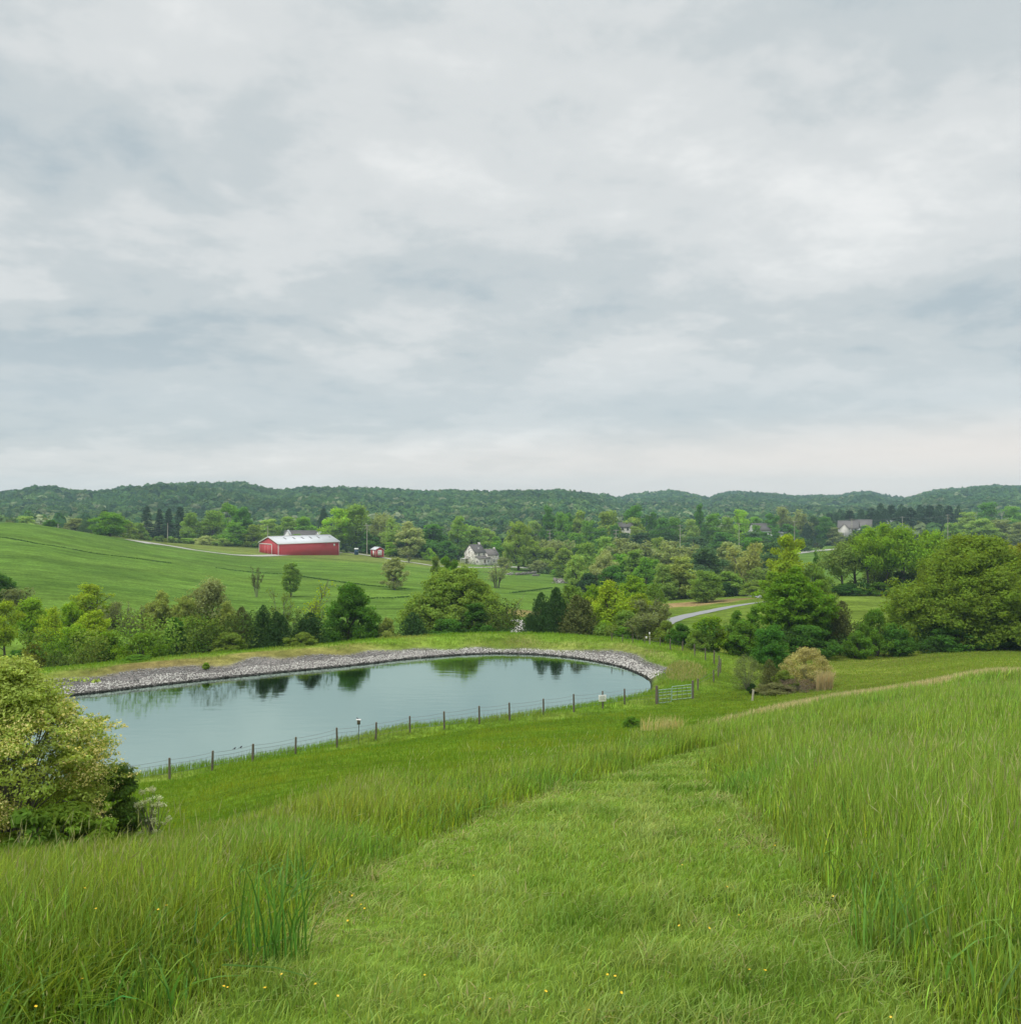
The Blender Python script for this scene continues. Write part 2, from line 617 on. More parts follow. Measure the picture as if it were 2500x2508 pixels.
def mat_ground():
    m_, nt, N, L = new_mat("ground")
    out, bs = N('ShaderNodeOutputMaterial'), N('ShaderNodeBsdfDiffuse')
    L(bs.outputs[0], out.inputs[0])
    at_ = N('ShaderNodeAttribute')
    at_.attribute_name = 'col'
    tc = N('ShaderNodeTexCoord')
    fac = None
    for scale, sc, amp in ((0.035, (1, 2.6, 1), 0.30), (0.22, (1, 2.2, 1), 0.26), (1.6, (1, 1, 1), 0.30), (9.0, (1, 1, 1), 0.34)):
        mp, nz = N('ShaderNodeMapping'), N('ShaderNodeTexNoise')
        mp.inputs['Scale'].default_value = sc
        mp.inputs['Rotation'].default_value = (0, 0, math.radians(28))
        L(tc.outputs['Object'], mp.inputs[0])
        L(mp.outputs[0], nz.inputs['Vector'])
        nz.inputs['Scale'].default_value = scale
        nz.inputs['Detail'].default_value = 5
        mr = N('ShaderNodeMapRange')
        mr.inputs['From Min'].default_value = 0.3
        mr.inputs['From Max'].default_value = 0.7
        mr.inputs['To Min'].default_value = 1 - amp
        mr.inputs['To Max'].default_value = 1 + amp
        L(nz.outputs['Fac'], mr.inputs['Value'])
        if fac is None:
            fac = mr.outputs[0]
        else:
            mu = N('ShaderNodeMath')
            mu.operation = 'MULTIPLY'
            L(fac, mu.inputs[0])
            L(mr.outputs[0], mu.inputs[1])
            fac = mu.outputs[0]
    mx = N('ShaderNodeVectorMath')
    mx.operation = 'SCALE'
    L(at_.outputs['Color'], mx.inputs[0])
    L(fac, mx.inputs['Scale'])
    L(mx.outputs[0], bs.inputs['Color'])
    return m_


def mat_leaf(name, transl=0.3, attr='col', objcol=False, gloss=0.0):
    """foliage: colour from the attribute (times the object's own colour), some light through the leaf"""
    m_, nt, N, L = new_mat(name)
    out = N('ShaderNodeOutputMaterial')
    df, tr, mx = N('ShaderNodeBsdfDiffuse'), N('ShaderNodeBsdfTranslucent'), N('ShaderNodeMixShader')
    a = N('ShaderNodeAttribute')
    a.attribute_name = attr
    if objcol:
        oi = N('ShaderNodeObjectInfo')
        hs = N('ShaderNodeHueSaturation')
        L(oi.outputs['Color'], hs.inputs['Color'])
        h = N('ShaderNodeMapRange')
        h.inputs['To Min'].default_value = 0.488
        h.inputs['To Max'].default_value = 0.514
        L(a.outputs['Fac'], h.inputs['Value'])
        inv = N('ShaderNodeMapRange')
        inv.inputs['To Min'].default_value = 0.62
        inv.inputs['To Max'].default_value = 1.42
        L(a.outputs['Fac'], inv.inputs['Value'])
        L(h.outputs[0], hs.inputs['Hue'])
        L(inv.outputs[0], hs.inputs['Value'])
        c = hs.outputs[0]
    else:
        c = a.outputs['Color']
    L(c, df.inputs['Color'])
    tw = N('ShaderNodeMix')
    tw.data_type = 'RGBA'
    tw.blend_type = 'MULTIPLY'
    tw.inputs[0].default_value = 1
    tw.inputs[7].default_value = (1.25, 1.15, 0.6, 1)
    L(c, tw.inputs[6])
    L(tw.outputs[2], tr.inputs['Color'])
    mx.inputs[0].default_value = transl
    L(df.outputs[0], mx.inputs[1])
    L(tr.outputs[0], mx.inputs[2])
    last = mx.outputs[0]
    if gloss:
        g, m2 = N('ShaderNodeBsdfGlossy'), N('ShaderNodeMixShader')
        g.inputs['Roughness'].default_value = 0.42
        g.inputs['Color'].default_value = (0.8, 0.9, 0.75, 1)
        m2.inputs[0].default_value = gloss
        L(last, m2.inputs[1])
        L(g.outputs[0], m2.inputs[2])
        last = m2.outputs[0]
    L(last, out.inputs[0])
    return m_


def mat_water():
    m_, nt, N, L = new_mat("water")
    out = N('ShaderNodeOutputMaterial')
    df, gl, mx = N('ShaderNodeBsdfDiffuse'), N('ShaderNodeBsdfGlossy'), N('ShaderNodeMixShader')
    df.inputs['Color'].default_value = (0.010, 0.036, 0.028, 1)
    gl.inputs['Color'].default_value = (0.53, 0.675, 0.625, 1)
    gl.inputs['Roughness'].default_value = 0.06
    fr = N('ShaderNodeFresnel')
    fr.inputs['IOR'].default_value = 2.1
    tc, mp, nz, b = N('ShaderNodeTexCoord'), N('ShaderNodeMapping'), N('ShaderNodeTexNoise'), N('ShaderNodeBump')
    mp.inputs['Rotation'].default_value = (0, 0, math.radians(20))
    mp.inputs['Scale'].default_value = (0.55, 1.6, 1)
    L(tc.outputs['Object'], mp.inputs[0])
    L(mp.outputs[0], nz.inputs['Vector'])
    nz.inputs['Scale'].default_value = 0.8
    nz.inputs['Detail'].default_value = 4
    b.inputs['Strength'].default_value = 0.15
    b.inputs['Distance'].default_value = 0.06
    L(nz.outputs['Fac'], b.inputs['Height'])
    for n in (gl, fr):
        L(b.outputs[0], n.inputs['Normal'])
    L(fr.outputs[0], mx.inputs[0])
    L(df.outputs[0], mx.inputs[1])
    L(gl.outputs[0], mx.inputs[2])
    L(mx.outputs[0], out.inputs[0])
    return m_


M = {
    'ground': mat_ground(),
    'grass': mat_leaf('grass_blades', 0.4, gloss=0.012),
    'leaf': mat_leaf('tree_leaves', 0.5, 'var', True),
    'needle': mat_leaf('needles', 0.08, 'var', True),
    'woods': mat_leaf('woods_leaves', 0.3),
    'water': mat_water(),
    'bark': plain('bark', (0.085, 0.07, 0.052), 0.9, scale=6, var=0.35, bump=0.4),
    'twig': plain('twig', (0.17, 0.155, 0.125), 0.9, scale=6, var=0.3),
    'bark_pale': plain('pale_bark', (0.22, 0.19, 0.15), 0.9, scale=6, var=0.35),
    'stone': None,
    'road': plain('road_surface', (0.27, 0.27, 0.27), 0.9, scale=0.6, var=0.15),
    'drive': plain('gravel_drive', (0.40, 0.38, 0.34), 0.95, scale=0.8, var=0.2),
    'wood': plain('weathered_wood', (0.15, 0.125, 0.095), 0.9, scale=8, var=0.35, bump=0.3),
    'pole': plain('pole_wood', (0.42, 0.38, 0.31), 0.85, scale=4, var=0.2),
    'wire': plain('wire', (0.16, 0.16, 0.15), 0.5, 0.6, var=0.1),
    'white': plain('white_paint', (0.78, 0.77, 0.74), 0.6, scale=1.5, var=0.06),
    'black': plain('dark_glass', (0.02, 0.022, 0.025), 0.15, scale=2, var=0.2, spec=0.6),
}

# ------------------------------------------------------------------ ground sheet
def stripes(x, y):
    """the farmed strips that follow the slope of the far field: 0..1 band value"""
    s = (y - 0.42 * (x + 120)) + 8 * wav(x, y, 90)
    return 0.5 + 0.5 * np.sin(s / 9.0)


EDGE_SHADE_LINES = [[(0, 1316), (90, 1332), (160, 1342)], [(176, 1345), (240, 1357), (340, 1369), (420, 1380)], [(530, 1391), (620, 1402), (690, 1406)], [(720, 1409), (830, 1425), (900, 1434), (1000, 1443)],
          [(905, 1466), (960, 1465), (1000, 1462)], [(1255, 1452), (1300, 1447), (1350, 1440)]]
EDGE_SHADE_LINES_W = [[tuple(hit(*p)[:2]) for p in t_] for t_ in EDGE_SHADE_LINES]


def ground_color(x, y):
    r = np.hypot(x, y)
    n1, n2, n3 = wav(x, y, 3.0), wav(x + 40, y - 17, 11.0), wav(x, y, 60.0)
    c = np.empty(x.shape + (3,))

    def mixin(w, col):
        nonlocal c
        w = np.asarray(w)[..., None]
        c = c * (1 - w) + np.array(col) * w
    c[:] = (0.092, 0.160, 0.015)                                   # lower lawn
    mixin(np.clip(0.5 + 0.4 * n2, 0, 1) * 0.6, (0.124, 0.172, 0.015))
    # rough field on the right
    rf = smoothstep(47, 56, y) * smoothstep(15, 25, x)
    mixin(rf, (0.140, 0.185, 0.026))
    mixin(rf * np.clip(0.5 + 0.6 * n3 + 0.3 * n2, 0, 1) * 0.6, (0.165, 0.175, 0.034))
    # tall grass floor and mown path
    te = tall_edge(x, y)
    near = (r < 75) & (y > -80)
    tall = near & (te > 0) & ~path_mask(x, y)
    mixin(tall * 0.9, (0.092, 0.119, 0.019))
    mixin(near & path_mask(x, y), (0.15, 0.23, 0.035))
    dd, _ = dist_poly(x, y, DRY_C)
    mixin(np.where(near, smoothstep(2.6, 1.2, dd) * 0.8, 0), (0.240, 0.175, 0.068))
    # far fields
    ff = smoothstep(105, 130, r)
    mixin(ff, (0.101, 0.177, 0.026))
    mixin(ff * stripes(x, y) * 0.3, (0.137, 0.207, 0.034))
    mixin(ff * np.clip(0.4 + 0.6 * n3, 0, 1) * 0.35, (0.076, 0.146, 0.028))
    up = ff * smoothstep(360, 400, y) * (x < -20)                    # mown lawn round the barn
    mixin(up * 0.8, (0.160, 0.185, 0.046))
    rl = ff * smoothstep(22, 34, x) * smoothstep(300, 200, y)            # lawns along the road
    mixin(rl * 0.8, (0.140, 0.193, 0.028))
    for t_ in EDGE_SHADE_LINES_W:
        d_, _ = dist_poly(x, y, t_)
        mixin(ff * smoothstep(3.0, 0.8, d_) * 0.3, (0.040, 0.077, 0.012))  # shadow of the taller strip edges, painted into the ground colour
    d_, _ = dist_poly(x, y, [tuple(hit(*p)[:2]) for p in [(1640, 1484), (1700, 1478)]])
    mixin(ff * smoothstep(9, 5, d_ + 1.5 * n1), (0.336, 0.231, 0.105))
    d_, _ = dist_poly(x, y, [tuple(hit(*p)[:2]) for p in [(1755, 1474), (1800, 1468)]])
    mixin(ff * smoothstep(6, 3, d_ + 1.5 * n1), (0.272, 0.203, 0.087))
    d_, _ = dist_poly(x, y, [tuple(hit(*p)[:2]) for p in [(1230, 1505), (1290, 1498)]])
    mixin(ff * smoothstep(7, 2, d_ + 1.5 * n1) * 0.8, (0.256, 0.189, 0.081))
    # woods floor
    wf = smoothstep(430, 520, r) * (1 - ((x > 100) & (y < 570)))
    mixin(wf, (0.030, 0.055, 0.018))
    # the pond's bank
    s = pond_sd(x, y)
    nr = pond_near(x, y)
    b = smoothstep(16, 11, s) * (1 - nr * smoothstep(4, 7, s))
    mixin(b, (0.135, 0.225, 0.024))
    mixin(b * np.clip(0.3 + 0.7 * n1, 0, 1) * 0.5, (0.20, 0.22, 0.05))
    left = smoothstep(2, -22, x)
    rightend = smoothstep(5, 10, x)
    wid = 0.85 + 1.9 * left + 1.3 * rightend + 0.3 * n1
    gr = smoothstep(wid + 0.5, wid - 0.5, s) * (1 - nr)
    dirt = smoothstep(wid + 2.6, wid + 1.2, s) * (1 - nr)
    mixin(dirt * (0.25 + 0.6 * left) * np.clip(0.75 + 0.5 * n2, 0, 1), (0.21, 0.135, 0.065))
    mixin(dirt * (1 - left) * np.clip(n2, 0, 1), (0.34, 0.28, 0.14))
    mixin(gr, (0.17, 0.155, 0.145))
    mixin(smoothstep(0.35, 0.05, s), (0.035, 0.038, 0.032))
    return np.clip(c, 0.004, 0.8)


def build_ground():
    ths = np.radians(np.concatenate([np.arange(-180, -40.1, 2.5), np.arange(-40, 40.01, 0.25), np.arange(42.5, 179, 2.5)]))
    rs = [0.5]
    while rs[-1] < 13000:
        r = rs[-1]
        rs.append(r * (1.03 if r < 40 else 1.0052 if r < 118 else 1.012 if r < 700 else 1.022 if r < 3000 else 1.09))
    rs = np.array(rs)
    T, R = np.meshgrid(ths, rs, indexing='ij')
    X, Y = R * np.sin(T), R * np.cos(T)
    Z = gz(X, Y)
    n, k = X.shape
    V = np.stack([X, Y, Z], -1).reshape(-1, 3)
    i = np.arange(n)[:, None]
    j = np.arange(k - 1)[None]
    i2 = (i + 1) % n
    Fq = np.stack([i * k + j, i * k + j + 1, i2 * k + j + 1, i2 * k + j], -1).reshape(-1, 4)
    C = ground_color(V[:, 0], V[:, 1])
    V = np.concatenate([V, [[0, 0, -1.75]]])
    C = np.concatenate([C, [[0.13, 0.2, 0.04]]])
    ii = np.arange(n)
    F3 = np.stack([ii * k, ((ii + 1) % n) * k, np.full(n, n * k)], -1)
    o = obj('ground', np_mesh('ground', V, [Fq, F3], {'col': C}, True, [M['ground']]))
    tag(o, kind='structure')


build_ground()


def build_water():
    P = POND.copy()
    c = P.mean(0)
    P = c + (P - c) * 1.05
    n = len(P)
    V = np.concatenate([np.c_[P, np.full(n, ZW)], [[c[0], c[1], ZW]]])
    F = np.array([(i, (i + 1) % n, n) for i in range(n)])
    tag(obj('water', np_mesh('water', V, F, None, True, [M['water']])), kind='structure')


build_water()


def ribbon(name, px, width, mat, lift=0.05, step=2.0):
    pts = np.array([hit(*p)[:2] for p in px])
    seg = np.r_[0, np.cumsum(np.hypot(*np.diff(pts, axis=0).T))]
    n = max(4, int(seg[-1] / step))
    t = np.linspace(0, seg[-1], n)
    c = np.c_[pchip(seg, pts[:, 0], t), pchip(seg, pts[:, 1], t)]
    d = np.gradient(c, axis=0)
    d /= np.linalg.norm(d, axis=1, keepdims=True)
    nrm = np.c_[-d[:, 1], d[:, 0]]
    w = np.interp(t, seg, width) if isinstance(width, (list, tuple)) else np.full(n, width)
    cols = np.linspace(-0.5, 0.5, 5)
    V = []
    for k in cols:
        p = c + nrm * (w * k)[:, None] * (1 + 0.06 * np.sin(t * 0.7 + k * 9))[:, None]
        V.append(np.c_[p, gz(p[:, 0], p[:, 1]) + lift])
    V = np.stack(V, 1).reshape(-1, 3)
    i = np.arange(n - 1)[:, None] * 5
    j = np.arange(4)[None]
    F = np.stack([i + j, i + j + 1, i + j + 6, i + j + 5], -1).reshape(-1, 4)
    tag(obj(name, np_mesh(name, V, F, None, True, [mat])), kind='structure')


ribbon('gravel_drive', [(330, 1326), (375, 1331), (420, 1338), (480, 1348), (560, 1358), (625, 1361.5), (690, 1359.5), (760, 1356.5), (835, 1353.5)], [10, 13, 6, 4, 4, 7, 6, 4, 4], M['drive'], 0.12)
ribbon('footpath', [(850, 1353), (905, 1361), (945, 1367), (985, 1375), (1030, 1381), (1062, 1386), (1120, 1389), (1200, 1390), (1240, 1389)], 3.0, M['drive'], 0.12)
ribbon('gravel_lane', [(1215, 1389), (1245, 1388.5), (1285, 1391), (1315, 1393.5), (1345, 1399)], [3, 8, 8, 4, 2.5], M['drive'], 0.14)
ribbon('road', [(1600, 1540), (1640, 1521), (1680, 1509), (1740, 1496.5), (1800, 1484.5), (1850, 1477), (1885, 1473)], [3.6, 3.6, 3.6, 3.6, 3.4, 2.8, 2.4], M['road'], 0.06)
ribbon('path', [(1762, 1453), (1800, 1455), (1850, 1460), (1895, 1466), (1960, 1470)], 3.0, M['road'], 0.08)
ribbon('far_road', [(1900, 1362), (1960, 1354), (2010, 1348.5), (2060, 1344.5), (2130, 1340), (2220, 1333), (2330, 1326)], 8.0, M['drive'], 0.15)
ribbon('track', [(1274, 1551), (1270, 1538), (1264, 1518)], [3.0, 2.6, 2.4], M['drive'], 0.05, 1.0)


# ------------------------------------------------------------------ grass
def blades(name, P, h, w, col, lean=0.35, flat=None, heads=0.0, label=None, kind='stuff', parent=None, tipcol=None, headcol=(0.46, 0.47, 0.22)):
    """N grass blades as tapered, bent ribbons of five triangles; a share of them carry a seed head"""
    N_ = len(P)
    rng = RNG
    az = rng.uniform(0, 2 * math.pi, N_)
    face = rng.uniform(0, 2 * math.pi, N_)
    ln = np.abs(rng.normal(0, lean, N_)) + 0.05
    if flat is not None:
        ln = ln + flat
    d = np.stack([np.sin(az), np.cos(az), np.zeros(N_)], -1)
    # blades stand upright with the wind from the left
    d[:, 0] += 0.35
    s = np.stack([np.cos(face), np.sin(face), np.zeros(N_)], -1)
    up = np.array([0, 0, 1.0])
    V = np.empty((N_, 7, 3), np.float32)
    C = np.empty((N_, 7, 3), np.float32)
    ts = (0.0, 0.4, 0.75, 1.0)
    for k, t in enumerate(ts):
        bend = ln * t * t
        c = P + up * (h * t / np.sqrt(1 + (bend * 0.8) ** 2))[:, None] + d * (h * bend * 0.8)[:, None]
        ww = (w * (0.75, 1.0, 0.62, 0)[k])[:, None]
        cc = col * (1.0 + 0.0 * t)
        if tipcol is not None:
            cc = col * (1 - t * t * 0.6) + tipcol * (t * t * 0.6)
        if k < 3:
            V[:, 2 * k] = c - s * ww / 2
            V[:, 2 * k + 1] = c + s * ww / 2
            C[:, 2 * k] = C[:, 2 * k + 1] = cc
        else:
            V[:, 6] = c
            C[:, 6] = cc
    i = np.arange(N_)[:, None] * 7
    F = np.concatenate([i + np.array([[0, 1, 3]]), i + np.array([[0, 3, 2]]), i + np.array([[2, 3, 5]]), i + np.array([[2, 5, 4]]), i + np.array([[4, 5, 6]])])
    Vs, Cs, Fs = [V.reshape(-1, 3)], [C.reshape(-1, 3)], [F]
    if heads > 0:
        q = np.where(rng.random(N_) < heads)[0]
        n2 = len(q)
        tip = V[q, 6]
        pen = (V[q, 4] + V[q, 5]) / 2
        dr = tip - pen
        dr /= np.linalg.norm(dr, axis=1, keepdims=True) + 1e-6
        hl = (h[q] * rng.uniform(0.12, 0.22, n2))[:, None]
        hw = (np.minimum(w[q], 0.006 + 0.2 * (w[q] - 0.006).clip(0)) * rng.uniform(0.45, 0.8, n2))[:, None]
        sd_ = s[q]
        s2 = np.cross(sd_, dr)
        a = tip - dr * hl * 0.4
        b = tip + dr * hl * 0.8
        mid = tip + dr * hl * 0.1
        HV = np.stack([a, mid - sd_ * hw, mid + sd_ * hw, b, mid - s2 * hw, mid + s2 * hw], 1)
        off = N_ * 7
        j = off + np.arange(n2)[:, None] * 6
        HF = np.concatenate([j + np.array([[0, 1, 2]]), j + np.array([[1, 3, 2]]), j + np.array([[0, 4, 5]]), j + np.array([[4, 3, 5]])])
        hc = np.array(headcol) * rng.uniform(0.6, 1.25, (n2, 1))
        Vs.append(HV.reshape(-1, 3))
        Cs.append(np.repeat(hc, 6, 0))
        Fs.append(HF)
    o = obj(name, np_mesh(name, np.concatenate(Vs), [np.concatenate(Fs)], {'col': np.concatenate(Cs)}, False, [M['grass']]), parent)
    if kind:
        tag(o, label, kind=kind)
    return o


def scatter(n, r0, r1, p, th0=-39, th1=39):
    """n points with density falling as r**-p"""
    u = RNG.random(n)
    e = 2 - p
    r = (r0 ** e + u * (r1 ** e - r0 ** e)) ** (1 / e)
    th = np.radians(RNG.uniform(th0, th1, n))
    return r * np.sin(th), r * np.cos(th)


def pts(x, y):
    return np.stack([x, y, gz(x, y)], -1)


def shade(n, base, var=0.22, hue=0.12):
    b = np.broadcast_to(np.asarray(base, float), (n, 3)).copy()
    b *= RNG.uniform(1 - var, 1 + var, (n, 1))
    t = RNG.normal(0, hue, n)
    b[:, 0] *= 1 + t
    b[:, 2] *= 1 - 0.5 * t
    return np.clip(b, 0.005, 0.7)


def blend(a, b, t):
    t = np.clip(t, 0, 1)[:, None]
    return np.asarray(a) * (1 - t) + np.asarray(b) * t


def build_grass():
    # ---- tall meadow grass on both sides of the mown path
    x, y = scatter(int(560000 * GRASS), 2.2, 62, 1.25)
    for a0, a1 in ((39, 75), (-75, -39)):                           # the meadow goes on beside the view
        xs, ys = scatter(int(79000 * GRASS), 2.2, 16, 1.25, a0, a1)
        x, y = np.concatenate([x, xs]), np.concatenate([y, ys])
    te = tall_edge(x, y)
    pm = path_mask(x, y)
    keep = (te > 0) & ~pm
    x, y, te = x[keep], y[keep], te[keep]
    # thin the edge next to the path and below the bush
    psd = path_sd(x, y)
    keep = RNG.random(len(x)) < np.clip(0.22 + psd / 0.42, 0, 1)
    x, y, te, psd = x[keep], y[keep], te[keep], psd[keep]
    r = np.hypot(x, y)
    n = len(x)
    n1, n2 = wav(x, y, 1.6), wav(x + 9, y, 5.0)
    right = smoothstep(-0.5, 2.5, x - 0.18 * y)
    h = (0.44 + 0.22 * right + 0.10 * n1 + 0.05 * n2 + 0.05 * wav(x + 2, y, 0.45)) * RNG.uniform(0.45, 1.12, n) * np.clip(0.42 + psd * 0.8 + 0.1 * n2, 0.35, 1)
    h *= np.clip(0.45 + te / 1.4, 0.45, 1)
    h *= 1 - 0.5 * smoothstep(-3.2, -5.2, x) * smoothstep(7.5, 10, y)
    h *= 0.75 + 0.25 * smoothstep(3.0, 7.0, r)
    w = RNG.uniform(0.0035, 0.0075, n) * np.maximum(1, r / 6.0) ** 0.8
    col = blend((0.246, 0.372, 0.030), (0.230, 0.386, 0.042), right)
    col = blend(col, (0.314, 0.359, 0.053), (0.35 * n1 + 0.25 * n2 + 0.12) * (1 - 0.6 * right))
    col = blend(col, (0.144, 0.332, 0.042), 0.5 * wav(x - 30, y + 12, 2.2) - 0.05)
    leftnear = smoothstep(-2.5, -5.0, x) * smoothstep(4, 7, y)
    col = blend(col, (0.286, 0.404, 0.023), leftnear * 0.55)
    col = shade(n, col, 0.55, 0.16)
    br = RNG.random(n)
    col = np.where((br < 0.26)[:, None], col * 1.5 + np.array((0.04, 0.045, 0.015)), np.where((br > 0.62)[:, None], col * 0.72, col))
    st = RNG.random(n) < 0.035
    col[st] = shade(int(st.sum()), (0.234, 0.231, 0.081), 0.25, 0.05)
    blades('meadow_grass', pts(x, y), h, w, col, 0.30, heads=0.08, tipcol=np.array((0.312, 0.429, 0.094)), label='tall green meadow grass with pale seed heads either side of the mown path')
    # ---- taller stems with pale heads, and broad leaved weeds among the grass
    x, y = scatter(int(8000 * GRASS), 3.6, 34, 1.1)
    keep = (tall_edge(x, y) > 0.8) & (path_sd(x, y) > 0.35) & ~path_mask(x, y) & (wav(x, y, 2.3) > -0.35) & ~((x < -2.0) & (y > 7))
    x, y = x[keep], y[keep]
    r, n = np.hypot(x, y), len(x)
    blades('seed_stems', pts(x, y), RNG.uniform(0.45, 0.80, n), RNG.uniform(0.003, 0.0045, n) * np.maximum(1, r / 7) ** 0.8, shade(n, (0.29, 0.40, 0.10), 0.3, 0.1), 0.30, heads=1.0, headcol=(0.52, 0.55, 0.28), label='thin stems with pale seed heads standing above the meadow grass')
    x, y = scatter(int(26000 * GRASS), 3.2, 17, 0.9)
    keep = (tall_edge(x, y) > 0.3) & (path_sd(x, y) > 0.12) & (wav(x - 4, y + 8, 0.8) > 0.1)
    x, y = x[keep], y[keep]
    n = len(x)
    blades('broad_weeds', pts(x, y), RNG.uniform(0.12, 0.42, n), RNG.uniform(0.010, 0.022, n), shade(n, (0.16, 0.29, 0.05), 0.45, 0.16), 0.7, flat=0.25, label='broad leaved weeds mixed into the meadow grass')
    # ---- mown path
    x, y = scatter(int(430000 * GRASS), 2.2, 50, 1.45)
    pm = path_mask(x, y) | ((path_sd(x, y) < 0.45) & (y < 30))
    x, y = x[pm], y[pm]
    r = np.hypot(x, y)
    n = len(x)
    n1, n2 = wav(x, y, 0.9), wav(x + 5, y, 2.6)
    h = (0.075 + 0.022 * n1) * RNG.uniform(0.5, 1.4, n)
    w = RNG.uniform(0.0035, 0.0085, n) * np.maximum(1, r / 5.5) ** 0.85
    n3 = wav(x - 7, y + 3, 0.28)
    h *= 1 + 0.25 * np.clip(n3, -1, 1.5)
    col = blend((0.225, 0.370, 0.042), (0.300, 0.415, 0.078), 0.35 * n2 + 0.35)
    col = blend(col, (0.340, 0.430, 0.120), 0.5 * n3 + 0.1)
    col = blend(col, (0.130, 0.255, 0.028), 0.7 * n1 - 0.1)
    psd = path_sd(x, y)
    col = blend(col, (0.40, 0.47, 0.15), 0.75 * np.clip(np.sin(psd * 4.4 + 0.6) + 0.4 * n2 - 0.35, 0, 1) * smoothstep(4, 10, r))
    edge = np.exp(-np.abs(psd + 0.15) / 0.28) * np.clip(0.5 + 0.7 * wav(x + 3, y, 1.2), 0, 1)
    dry = RNG.random(n) < 0.025 + 0.45 * edge + 0.12 * np.clip(n3 - 0.8, 0, 1)
    col = shade(n, col, 0.42, 0.1)
    col[dry] = shade(int(dry.sum()), (0.360, 0.320, 0.150), 0.25, 0.06)
    flat = np.where(dry, 1.6, 0.25)
    h = np.where(dry, h * 0.95, h)
    blades('mown_grass', pts(x, y), h, w, col, 0.55, flat=flat, label='short pale mown grass of the curving path', tipcol=np.array((0.340, 0.450, 0.100)))
    # ---- broad soft weeds in the left foreground
    x, y = scatter(int(110000 * GRASS), 4.0, 15, 0.8, -39, -12)
    q = (path_sd(x, y) > 0.6) & (wav(x, y, 1.5) + 0.5 * smoothstep(-2, -5, x) > 0.25)
    x, y = x[q], y[q]
    n = len(x)
    h = RNG.uniform(0.10, 0.42, n)
    w = RNG.uniform(0.006, 0.015, n)
    col = shade(n, (0.175, 0.259, 0.024), 0.3, 0.12)
    blades('weeds', pts(x, y), h, w, col, 0.6, flat=0.2, label='soft yellow green weeds among the grass below the flowering bush')
    # ---- lower lawn, bank and rough field
    x, y = scatter(int(330000 * GRASS), 14, 108, 0.9)
    s = pond_sd(x, y)
    nr = pond_near(x, y)
    left, rightend = smoothstep(2, -22, x), smoothstep(5, 10, x)
    wid = np.where(nr > 0.5, 0.6, 1.2 + 3.0 * left + 1.2 * rightend + 0.5 * wav(x, y, 3.0))
    keep = (tall_edge(x, y) < 0.4) & (s > wid)
    x, y, s, nr = x[keep], y[keep], s[keep], nr[keep]
    r = np.hypot(x, y)
    n = len(x)
    n1, n2 = wav(x, y, 1.3), wav(x + 40, y - 17, 6.0)
    crest = smoothstep(15, 10, s) * (1 - nr * smoothstep(3.5, 6.5, s))
    rf = smoothstep(47, 56, y) * smoothstep(15, 25, x) * (1 - crest)
    h = (0.10 + 0.07 * np.clip(n1, 0, 2) + 0.11 * crest) * RNG.uniform(0.5, 1.3, n)
    fen = nr * smoothstep(7.0, 3.5, s)
    h = h + fen * RNG.uniform(0.05, 0.28, n)
    w = RNG.uniform(0.010, 0.018, n) * np.maximum(1, r / 26.0) ** 0.8
    col = blend((0.149, 0.269, 0.017), (0.237, 0.323, 0.025), 0.35 * n1 + 0.35 * n2 + 0.2)
    col = blend(col, (0.185, 0.330, 0.026), crest * 0.85)
    col = blend(col, (0.32, 0.35, 0.09), crest * (0.5 * n2 - 0.05))
    col = blend(col, (0.218, 0.322, 0.036), rf * 0.85)
    blades('lawn_grass', pts(x, y), h, w, shade(n, col, 0.22, 0.1), 0.4, label='short rough grass of the slope, the pond bank and the field beyond')
    # ---- dry straw coloured strip
    n = int(42000 * GRASS)
    P = np.array(DRY_C)
    seg = np.r_[0, np.cumsum(np.hypot(*np.diff(P, axis=0).T))]
    t = RNG.random(n) ** 0.9 * seg[-1]
    c = np.c_[np.interp(t, seg, P[:, 0]), np.interp(t, seg, P[:, 1])]
    c += RNG.normal(0, 0.75, (n, 2)) * (0.5 + 0.7 * smoothstep(0, 14, t))[:, None]
    keep = RNG.random(n) < 0.08 + 0.92 * smoothstep(0, 12, t)
    c = c[keep]
    n = len(c)
    h = RNG.uniform(0.2, 0.56, n)
    w = RNG.uniform(0.012, 0.024, n)
    col = shade(n, (0.64, 0.55, 0.32), 0.25, 0.07)
    gq = RNG.random(n) < 0.2
    col[gq] = shade(int(gq.sum()), (0.2, 0.26, 0.06), 0.2, 0.08)
    blades('dry_grass', pts(c[:, 0], c[:, 1]), h, w, col, 0.35, label='band of dry straw coloured grass along the top of the slope')
    # ---- dead grass patch on the bank near the gate
    ctr = hit(1672, 1650)
    n = 2600
    a, q = RNG.uniform(0, 6.28, n), np.sqrt(RNG.random(n))
    x = ctr[0] + np.cos(a) * q * 1.5 + 0.2
    y = ctr[1] + np.sin(a) * q * 4.2
    blades('dead_grass', pts(x, y), RNG.uniform(0.15, 0.45, n), RNG.uniform(0.02, 0.035, n), shade(n, (0.40, 0.38, 0.15), 0.25, 0.08), 0.8, label='patch of dead yellow grass on the bank above the stones by the gate')
    # ---- taller grass along the field strip edges, coloured dark to imitate its shadow
    X, Y = [], []
    for t_ in EDGE_SHADE_LINES_W:
        P = np.array(t_)
        seg = np.r_[0, np.cumsum(np.hypot(*np.diff(P, axis=0).T))]
        k = int(seg[-1] * 22)
        t = RNG.random(k) * seg[-1]
        X.append(np.interp(t, seg, P[:, 0]) + RNG.normal(0, 0.35, k))
        Y.append(np.interp(t, seg, P[:, 1]) + RNG.normal(0, 0.5, k))
    x, y = np.concatenate(X), np.concatenate(Y)
    n = len(x)
